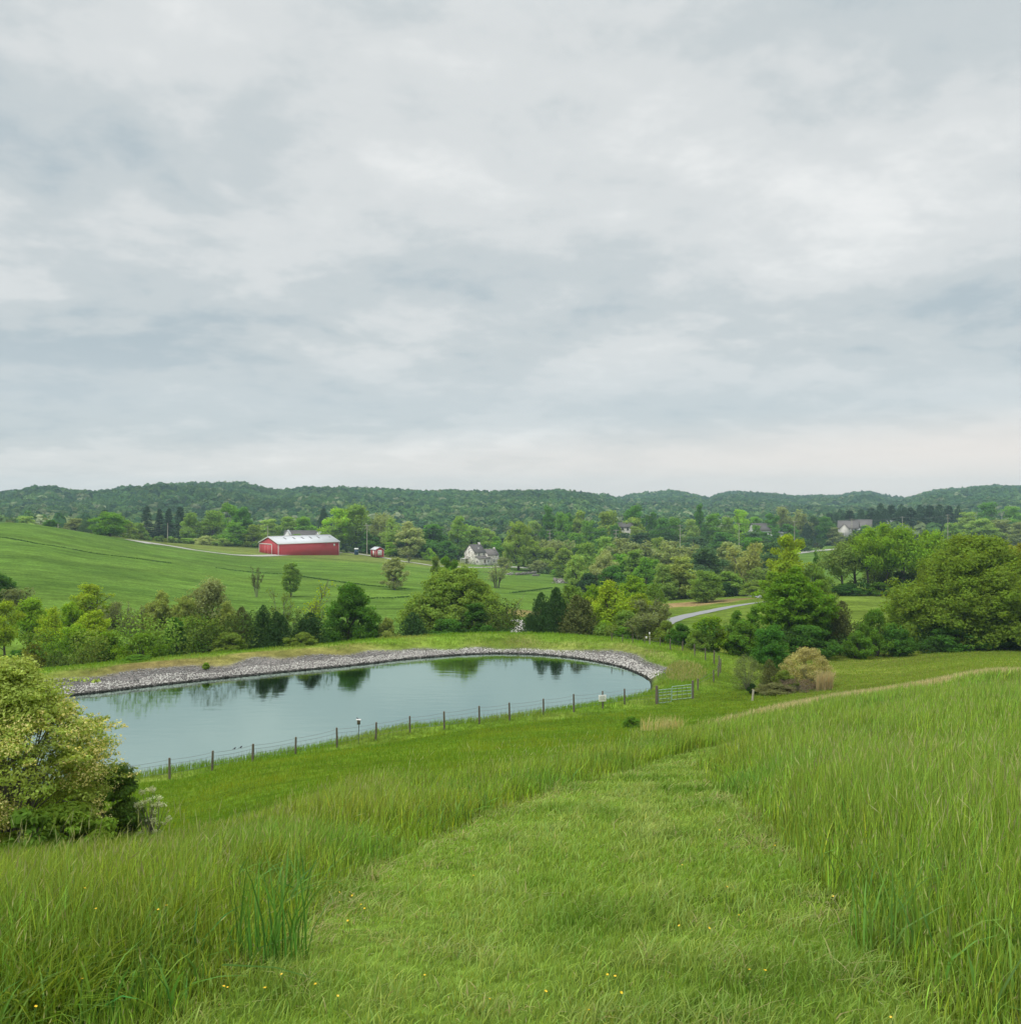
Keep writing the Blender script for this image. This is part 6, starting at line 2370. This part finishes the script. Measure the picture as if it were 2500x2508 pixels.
# nest box on a pole in front of the fence
g = hit(878, 1822)
t = thing('nest_box', 'small grey nest box on a thin pole by the pond fence', 'nest box', tuple(g))
top = ztop(1774, g[1]) - g[2]
m = MB()
m.tube([(0, 0, -0.3), (0.01, 0, top * 0.5), (0.03, 0, top + 0.1)], 0.022, 6)
m.build('pole', M['wire'], t)
m = MB()
m.box(-0.07, -0.08, top, 0.10, 0.08, top + 0.27)
m.build('box', M['wood'], t)
m = MB()
m.prism([(-0.12, top + 0.275), (0.14, top + 0.255), (0.14, top + 0.28), (-0.12, top + 0.30)], 1, -0.13, 0.11)
m.build('roof', M['white'], t)
m = MB()
m.tube([(0.0, -0.081, top + 0.18), (0.0, -0.084, top + 0.18), (0.0, -0.087, top + 0.18)], 0.02, 8)
m.build('entrance', M['black'], t)
NEST = np.array((g[0], g[1], g[2] + top + 0.30))


def bird(loc, rz, label, sc=1.0):
    rings = [(-0.075, 0.004, 0.0), (-0.05, 0.018, 0.0), (-0.02, 0.030, 0.0), (0.01, 0.031, 0.008), (0.035, 0.022, 0.020), (0.05, 0.019, 0.032), (0.062, 0.013, 0.034), (0.07, 0.004, 0.032), (0.085, 0.001, 0.03)]
    m = MB()
    P = [(x, 0, z + 0.05) for x, r, z in rings]
    m.tube(P, [r for _, r, _ in rings], 8)
    m.add([(-0.07, -0.008, 0.05), (-0.07, 0.008, 0.05), (-0.135, 0.016, 0.035), (-0.135, -0.016, 0.035), (-0.07, -0.008, 0.056), (-0.07, 0.008, 0.056), (-0.135, 0.016, 0.039), (-0.135, -0.016, 0.039)], [(3, 2, 1, 0), (4, 5, 6, 7), (0, 1, 5, 4), (1, 2, 6, 5), (2, 3, 7, 6), (3, 0, 4, 7)])
    for s_ in (-0.01, 0.01):
        m.tube([(0, s_, 0.03), (0.003, s_, 0.015), (0, s_, 0)], 0.003, 4)
    o = m.build('bird', M['bird'], None, True, tuple(loc))
    o.rotation_euler = (0, 0, rz)
    o.scale = (sc, sc, sc)
    tag(o, label, 'bird')


M['bird'] = plain('dark_plumage', (0.03, 0.033, 0.045), 0.6, scale=20, var=0.3)
bird(NEST + np.array((-0.06, 0, 0)), 2.6, 'small dark bird perched on the nest box roof')
for u_, lab in ((578, 'dark little bird on the fence wire, left of two'), (593, 'dark little bird on the fence wire, right of two')):
    i_ = 3
    q = (u_ - 520) / (619 - 520)
    p = FG[i_] * (1 - q) + FG[i_ + 1] * q
    hh = FH[i_] * (1 - q) + FH[i_ + 1] * q
    bird(p + np.array((0, -0.06, hh * 0.93 - 0.05 * 4 * q * (1 - q))), 1.0, lab, 1.1)

# short broken post by the brambles
g = hit(1842, 1716)
t = thing('broken_post', 'short broken pale wooden post below the brambles', 'post', tuple(g))
m = post_mesh(0.75, 0.075)
m.build('post', M['pole'], t, True).rotation_euler = (0.03, 0.08, 0)


# ------------------------------------------------------------------ undergrowth under the hedges and along the woods
def undergrowth():
    segs = [  # (u0,y0) -> (u1,y1), height, depth, colour, leaf half length, n per metre
        ((-60, 84), (240, 88), 2.2, 5, (0.115, 0.185, 0.035), 0.13, 190), ((240, 88), (480, 92), 3.0, 6, (0.105, 0.18, 0.035), 0.13, 210), ((480, 94), (820, 99), 3.2, 6, (0.06, 0.10, 0.03), 0.13, 210),
        ((820, 100), (960, 101), 2.2, 4, (0.075, 0.13, 0.03), 0.13, 190), ((985, 103), (1240, 106), 3.0, 6, (0.06, 0.11, 0.03), 0.13, 210), ((1285, 106), (1460, 104), 2.4, 5, (0.05, 0.085, 0.03), 0.13, 190),
        ((1455, 102), (1690, 93), 2.6, 5, (0.11, 0.165, 0.04), 0.13, 200), ((1700, 88), (1900, 86), 2.6, 5, (0.085, 0.16, 0.035), 0.13, 210), ((1900, 92), (2120, 95), 3.4, 6, (0.045, 0.10, 0.028), 0.13, 230), ((2110, 96), (2580, 98), 3.0, 6, (0.05, 0.11, 0.028), 0.13, 230),
        ((1950, 188), (2380, 186), 3.6, 10, (0.055, 0.12, 0.035), 0.22, 90), ((1600, 224), (1900, 224), 4.0, 12, (0.10, 0.15, 0.055), 0.25, 80), ((1390, 262), (1610, 264), 4.0, 12, (0.07, 0.13, 0.045), 0.25, 80),
        ((-40, 118), (300, 118), 2.6, 8, (0.12, 0.19, 0.045), 0.14, 150), ((300, 116), (560, 112), 3.0, 8, (0.11, 0.14, 0.05), 0.14, 150),
        ((1300, 412), (1420, 372), 5.0, 16, (0.08, 0.13, 0.05), 0.4, 50), ((1420, 372), (1600, 330), 5, 20, (0.09, 0.13, 0.06), 0.4, 50), ((1600, 320), (1900, 320), 6, 22, (0.085, 0.13, 0.06), 0.4, 50),
        ((1340, 446), (1960, 452), 6, 26, (0.06, 0.105, 0.05), 0.45, 60), ((1300, 470), (2020, 500), 8, 26, (0.045, 0.09, 0.04), 0.45, 60),
        ((230, 384), (480, 442), 3.0, 8, (0.11, 0.18, 0.05), 0.35, 50), ((440, 440), (800, 448), 3.5, 14, (0.07, 0.13, 0.045), 0.35, 70), ((790, 444), (1240, 450), 5, 18, (0.05, 0.10, 0.04), 0.35, 80),
        ((-60, 420), (240, 440), 5, 20, (0.09, 0.14, 0.065), 0.4, 50), ((2020, 604), (2360, 606), 5, 16, (0.03, 0.06, 0.035), 0.5, 50), ((2330, 520), (2600, 520), 6, 20, (0.10, 0.15, 0.08), 0.45, 60),
    ]
    segs = [(p, q, h * (2.1 if p[1] < 112 and p[0] < 1300 else 1.25 if p[1] < 130 else 1.0), d, tuple(np.array(c) * (1.55, 1.45, 1.1)), z, n) for p, q, h, d, c, z, n in segs]
    segs = [(((p[0], p[1] * 0.94), (q[0], q[1] * 0.94)) + tuple(r_)) if p[0] < 800 and p[1] < 112 else (p, q) + tuple(r_) for p, q, *r_ in segs]
    segs.append(((2040, 652), (2370, 650), 12, 20, (0.028, 0.056, 0.036), 0.6, 90))
    segs.append(((2050, 590), (2200, 592), 3.2, 8, (0.06, 0.11, 0.04), 0.4, 60))
    Vs, Cs = [], []
    rng = np.random.default_rng(91)
    for (u0, y0), (u1, y1), h, dp, col, sz, per in segs:
        a = np.array(((u0 - U0) / F_PX * y0, y0))
        b = np.array(((u1 - U0) / F_PX * y1, y1))
        ln = np.linalg.norm(b - a)
        npf = int(ln / (h * 0.2)) + 2
        q = rng.random(npf)
        c = a + (b - a) * q[:, None]
        c[:, 1] += rng.uniform(-0.2, 1.0, npf) * dp
        R = h * rng.uniform(0.16, 0.42, npf)
        z = gz(c[:, 0], c[:, 1]) + R * rng.uniform(0.3, 1.0, npf) + rng.random(npf) ** 1.5 * h * 0.45
        C = np.c_[c, z]
        n = int(ln * per * 1.6)
        V, k = puff_leaves(rng, C, R, n, sz, 0.8, 0.5)
        pc = np.array(col) * rng.uniform(0.65, 1.35, (npf, 1)) * (1 + rng.normal(0, 0.10, (npf, 3)))
        cc = pc[k] * rng.uniform(0.75, 1.25, (n, 1))
        Vs.append(V.reshape(-1, 3))
        Cs.append(np.repeat(np.clip(cc, 0.01, 0.5), 4, 0))
    V = np.concatenate(Vs)
    o = obj('undergrowth', np_mesh('undergrowth', V, np.arange(len(V)).reshape(-1, 4), {'col': np.concatenate(Cs)}, False, [M['woods']]))
    tag(o, 'tangled undergrowth below the hedges and along the woods', kind='stuff')


undergrowth()


# ------------------------------------------------------------------ the bush in the left foreground
def foreground_bush():
    rng = np.random.default_rng(63)
    y = 13.6
    g = at(14, y)
    H_ = ztop(1606, y) - g[2]
    t = thing('flowering_bush', 'big bush with yellow cream blossom at the left edge', 'bush', tuple(g))
    C, R = [], []
    while len(C) < 420:
        a, q = rng.uniform(0, 6.28), rng.random()
        env = float(np.interp(q, [0, 0.2, 0.45, 0.58, 0.68, 0.75, 0.9, 1.0], [1.1, 1.5, 1.6, 1.55, 1.15, 0.85, 0.60, 0.2])) - 0.1
        e = env * math.sqrt(rng.uniform(0.35, 1))
        C.append((math.cos(a) * e, math.sin(a) * e, 0.12 + q * (H_ - 0.3)))
        R.append(rng.uniform(0.12, 0.30))
    C, R = np.array(C), np.array(R)
    mb = MB()
    for i in rng.permutation(len(C))[:110]:
        c = C[i]
        b0 = np.array([rng.normal(0, 0.15), rng.normal(0, 0.15), -0.1])
        mid = (b0 + c) / 2 + np.array([0, 0, 0.3])
        tt = np.linspace(0, 1, 7)[:, None]
        mb.tube((1 - tt) ** 2 * b0 + 2 * tt * (1 - tt) * mid + tt ** 2 * c * 1.03, np.linspace(0.022, 0.004, 7), 5)
    # long arching shoots that break the outline
    S, SR = [], []
    for i in range(70):
        a = rng.uniform(0, 6.28)
        q = rng.uniform(0.25, 1.0)
        env = float(np.interp(q, [0, 0.2, 0.45, 0.58, 0.68, 0.75, 0.9, 1.0], [1.1, 1.5, 1.6, 1.55, 1.15, 0.85, 0.60, 0.2])) - 0.1
        p0 = np.array((math.cos(a) * env * 0.7, math.sin(a) * env * 0.7, 0.12 + q * (H_ - 0.4)))
        ln = rng.uniform(0.35, 0.75)
        dr = np.array((math.cos(a), math.sin(a), rng.uniform(-0.1, 0.7)))
        tt = np.linspace(0, 1, 7)[:, None]
        P = p0 + dr * tt * ln * 1.3 - np.array((0, 0, 1.0)) * tt ** 2 * ln * 0.3
        mb.tube(P, np.linspace(0.008, 0.002, 7), 4)
        S += list(P[2:])
        SR += [0.07] * 5
    mb.build('stems', M['twig'], t, True)
    C, R = np.concatenate([C, np.array(S)]), np.concatenate([R, np.array(SR)])
    z = C[:, 2] / H_
    # leaves: fresh green on the upper half, thinner among the blossom
    lw = np.where(z > 0.62, 1.0, 0.55)
    kk = rng.random(len(C)) < lw

    def leaves(Cs, Rs, n, size, asp, flat=0.5, shell=0.1):
        lv, k = puff_leaves(rng, Cs, Rs, n, size, flat, shell, 0.5, asp)
        var = np.clip(rng.normal(0.45, 0.16, n) + rng.normal(0, 0.12, len(Cs))[k], 0, 1)
        return lv, var

    def part(nm, lv, var, color):
        V = lv.reshape(-1, 3)
        o = obj(nm, np_mesh(nm, V, np.arange(len(V)).reshape(-1, 4), {'var': np.repeat(var, 4)}, False, [M['leaf']]), t)
        o.color = (*color, 1)
    lv, var = leaves(C, R * 1.12, 68000, 0.030, 0.45)
    part('foliage', lv, var, (0.35, 0.45, 0.095))
    up = z > 0.55
    lv, var = leaves(C[up], R[up] * 1.25, 20000, 0.030, 0.45)
    part('young_leaves', lv, var, (0.52, 0.62, 0.17))
    lo = (z < 0.76) & (z > 0.16) & (rng.random(len(z)) < 0.5)
    w_ = C[lo] * np.array((1.06, 1.06, 1.0))
    lv, var = leaves(w_, R[lo] * 1.15, 20000, 0.020, 0.6, 0.55, 0.2)
    part('blossom', lv, var, (0.84, 0.77, 0.34))


foreground_bush()


def leafy(name, label, cat, u, vtop, y, wpx, n, size, asp, color, seed, puffs=50, r=(0.08, 0.2), flat=0.6, stems=40, off=0.0, parts=('stems', 'foliage'), shell=0.3):
    rng = np.random.default_rng(seed)
    g = at(u, y)
    H_ = ztop(vtop, y) - g[2]
    Wd = wpx / F_PX * y
    t = thing(name, label, cat, tuple(g))
    C, R = [], []
    while len(C) < puffs:
        a, q = rng.uniform(0, 6.28), rng.random()
        env = Wd / 2 * math.sin(math.pi * (0.2 + 0.75 * q ** 0.85)) ** 0.75
        e = env * math.sqrt(rng.uniform(0.2, 1))
        C.append((math.cos(a) * e, math.sin(a) * e, 0.06 + q * (H_ - 0.1)))
        R.append(rng.uniform(*r))
    C, R = np.array(C), np.array(R)
    mb = MB()
    for i in rng.permutation(len(C))[:stems]:
        c = C[i]
        b0 = np.array([rng.normal(0, 0.06), rng.normal(0, 0.06), -0.08])
        tt = np.linspace(0, 1, 6)[:, None]
        mid = (b0 + c) / 2 + np.array([0, 0, 0.12])
        mb.tube((1 - tt) ** 2 * b0 + 2 * tt * (1 - tt) * mid + tt ** 2 * c, np.linspace(0.009, 0.0025, 6), 4)
    mb.build(parts[0], M['twig'], t, True)
    lv, k = puff_leaves(rng, C, R, n, size, flat, shell, 0.5, asp)
    var = np.clip(rng.normal(0.45, 0.18, n) + rng.normal(0, 0.1, len(C))[k], 0, 1)
    V = lv.reshape(-1, 3)
    o = obj(parts[1], np_mesh(parts[1], V, np.arange(len(V)).reshape(-1, 4), {'var': np.repeat(var, 4)}, False, [M['leaf']]), t)
    o.color = (*color, 1)
    return t


leafy('shrub', 'dark green shrub hugging the right foot of the big flowering bush', 'bush', 262, 1868, 14.6, 170, 16000, 0.032, 0.45, (0.14, 0.24, 0.045), 71, 70)
leafy('shrub', 'dark leafy growth at the foot of the big flowering bush', 'bush', 150, 1985, 12.6, 240, 9000, 0.04, 0.5, (0.19, 0.30, 0.04), 72, 60)
leafy('sapling', 'little sapling with larger dark leaves at the left edge below the bush', 'sapling', 70, 1985, 11.2, 130, 900, 0.062, 0.45, (0.13, 0.23, 0.035), 73, 30, (0.05, 0.14), stems=26)
leafy('tall_weed', 'tall stringy weed standing between the flowering bush and the pond', 'weed', 312, 1862, 14.8, 60, 420, 0.04, 0.3, (0.12, 0.19, 0.06), 74, 16, (0.05, 0.1), stems=14)
leafy('white_blossom_sprig', 'loose arching sprigs with white blossom right of the flowering bush', 'weed', 365, 1925, 14.6, 110, 1500, 0.016, 0.7, (0.62, 0.66, 0.46), 75, 70, (0.02, 0.06), 1.0, stems=60, parts=('stems', 'blossom'))


leafy('flowering_bush', 'rounded bush with cream yellow blossom at the edge of the right field', 'bush', 1976, 1591, 67, 122, 15000, 0.055, 0.6, (0.50, 0.47, 0.20), 51, 170, (0.22, 0.42), 0.8, 150, parts=('stems', 'blossom'))
leafy('wispy_bush', 'wispy thin stemmed bush left of the dull juniper bush', 'bush', 1830, 1606, 68, 84, 3600, 0.05, 0.5, (0.19, 0.24, 0.09), 53, 90, (0.15, 0.35), 0.8, 90)
leafy('brush_pile', 'heap of brown purple brushwood in front of the blossom bush', 'brushwood', 1952, 1664, 65, 150, 5200, 0.055, 0.28, (0.25, 0.20, 0.14), 54, 190, (0.12, 0.3), 0.6, 190, parts=('twigs', 'dead_leaves'))


# ------------------------------------------------------------------ single tufts and flowers in the meadow
def tuft(name, label, cat, u, v, n, spread, h, w, color, var, lean, heads=0.0, y=None):
    g = hit(u, v) if y is None else at(u, y)
    a, q = RNG.uniform(0, 6.28, n), np.sqrt(RNG.random(n))
    x, yy = g[0] + np.cos(a) * q * spread[0], g[1] + np.sin(a) * q * spread[1]
    P = pts(x, yy) - g
    o = blades(name, P, RNG.uniform(h[0], h[1], n), RNG.uniform(w[0], w[1], n), shade(n, color, var, 0.08), lean, heads=heads, kind=None)
    o.location = g
    tag(o, label, cat)


tuft('grass_clump', 'tall clump of broad dark blue green blades left of the mown path', 'grass clump', 662, 2352, 90, (0.22, 0.18), (0.22, 0.74), (0.005, 0.013), (0.12, 0.27, 0.045), 0.5, 0.36)
tuft('grass_clump', 'broad bladed green clump in the right meadow with one pale leaf', 'grass clump', 2190, 2330, 34, (0.25, 0.2), (0.30, 0.62), (0.007, 0.014), (0.17, 0.33, 0.06), 0.3, 0.4)
tuft('grass_clump', 'coarse pale green grass clump in the left bottom corner', 'grass clump', 270, 2420, 120, (0.35, 0.3), (0.2, 0.5), (0.005, 0.010), (0.19, 0.29, 0.06), 0.3, 0.45)
tuft('straw_tuft', 'tuft of bright straw coloured grass on the slope below the gate', 'grass clump', 1620, 1790, 330, (1.0, 0.5), (0.35, 0.85), (0.012, 0.022), (0.60, 0.53, 0.26), 0.2, 0.3)
tuft('straw_tuft', 'tall tuft of pale dry grass beside the cream blossom bush', 'grass clump', 2018, 1690, 420, (0.6, 0.4), (0.8, 1.6), (0.018, 0.03), (0.52, 0.43, 0.25), 0.2, 0.28)


def buttercups():
    rng = np.random.default_rng(8)
    V, F = [], []
    for k in range(5):
        a = k * 2 * math.pi / 5
        ca, sa = math.cos(a), math.sin(a)
        loc = [(0.001, 0, 0), (0.007, -0.006, 0.003), (0.0135, -0.005, 0.009), (0.0135, 0.005, 0.009), (0.007, 0.006, 0.003)]
        b = len(V)
        V += [(x * ca - y * sa, x * sa + y * ca, z) for x, y, z in loc]
        F += [(b, b + 1, b + 4), (b + 1, b + 2, b + 3), (b + 1, b + 3, b + 4)]
    pet = np_mesh('blossom', np.array(V), [np.array(F)], None, False, [plain('buttercup_petal', (0.85, 0.56, 0.015), 0.3, scale=20, var=0.08, spec=0.5)])
    m = MB()
    m.tube([(0, 0, -1.0), (0.02, 0.01, -0.5), (0, 0, 0)], [0.0016, 0.0014, 0.0012], 5)
    st = np_mesh('stem', np.concatenate(m.V), [np.concatenate(m.F4)], None, True, [plain('flower_stem', (0.10, 0.19, 0.04), 0.6)])
    L_ = [
        (649, 2421, 'largest buttercup at the left edge of the mown path'), (690, 2387, 'buttercup just above the largest one on the path edge'), (773, 2411, 'buttercup on the path straight right of the largest one'), (827, 2440, 'orange yellow buttercup low on the left half of the path'),
        (548, 2294, 'left flower of a close buttercup pair under the dark grass clump'), (558, 2296, 'right flower of a close buttercup pair under the dark grass clump'), (388, 2230, 'buttercup in the left meadow, lower left of two above the weeds'), (408, 2220, 'buttercup in the left meadow, upper right of two above the weeds'),
        (236, 2228, 'buttercup far left in the meadow, below another one'), (208, 2179, 'topmost buttercup far left in the meadow'), (863, 2194, 'buttercup left of the small cluster where path and meadow meet'), (831, 2186, 'buttercup highest left of the small cluster at the path edge'),
        (884, 2216, 'upper flower of the small buttercup cluster at the path edge'), (893, 2226, 'lower flower of the small buttercup cluster at the path edge'), (852, 2256, 'buttercup right of the dark grass clump on the cut edge'), (1040, 2389, 'single buttercup in the lower middle of the path'),
        (1199, 2448, 'buttercup low in the centre of the path near the bottom edge'), (1159, 2145, 'small distant buttercup in the middle of the path'), (88, 2468, 'buttercup in the bottom left corner of the meadow'), (202, 2400, 'buttercup among coarse grass low at the left'),
        (1487, 2388, 'left and larger flower of the bright pair low on the path'), (1506, 2392, 'right and smaller flower of the bright pair low on the path'), (1521, 2432, 'buttercup below the bright pair'), (1442, 2475, 'buttercup on the path almost at the bottom edge'), (1336, 2429, 'buttercup left of the bright pair on the path'),
        (1663, 2268, 'left of two buttercups in the right half of the path'), (1736, 2274, 'right of two buttercups in the right half of the path'), (1809, 2242, 'buttercup at the right path edge in a dry spot'), (1780, 2173, 'buttercup at the right path edge above the dry spot'),
        (1835, 2376, 'brighter buttercup of two beside the right meadow'), (1873, 2378, 'fainter buttercup of two beside the right meadow'), (2181, 2492, 'buttercup at the bottom edge on the right'), (2304, 2426, 'left of two buttercups in the bottom right meadow'), (2342, 2431, 'right of two buttercups in the bottom right meadow'),
        (1897, 2071, 'distant buttercup where the right meadow begins'), (2040, 2104, 'buttercup inside the right meadow grass'), (1762, 2033, 'tiny distant buttercup beside the right meadow edge'), (1670, 2119, 'small distant buttercup right of the path middle'),
    ]
    for u, v, lab in L_:
        dpx = 40
        for _ in range(4):
            g = hit(u, v + dpx)
            inpath = bool(path_mask(np.array([g[0]]), np.array([g[1]]))[0])
            hh = 0.11 if inpath else 0.42
            dpx = hh * F_PX / g[1]
        t = thing('buttercup', 'yellow ' + lab if not lab.startswith('yellow') else lab, 'flower', (g[0], g[1], g[2]), rng.uniform(0, 6.28), 'buttercups in the grass')
        s = rng.uniform(0.42, 0.68)
        o = bpy.data.objects.new('stem', st)
        o.location = (0, 0, hh)
        o.scale = (1, 1, hh)
        link(o, t)
        o = bpy.data.objects.new('blossom', pet)
        o.location = (0, 0, hh)
        o.rotation_euler = (rng.uniform(-0.2, 0.5), rng.uniform(-0.4, 0.4), 0)
        o.scale = (s, s, s)
        link(o, t)


buttercups()

# ------------------------------------------------------------------ the air
if HAZE > 0:
    hm, nt, N, L = new_mat('haze')
    out = N('ShaderNodeOutputMaterial')
    vol = N('ShaderNodeVolumePrincipled')
    vol.inputs['Color'].default_value = (0.62, 0.88, 1.0, 1)
    vol.inputs['Density'].default_value = HAZE
    vol.inputs['Anisotropy'].default_value = 0.0
    L(vol.outputs[0], out.inputs['Volume'])
    m = MB()
    m.box(-2300, -120, -95, 2300, 2650, 62)
    o = m.build('haze', hm)
    tag(o, kind='stuff')
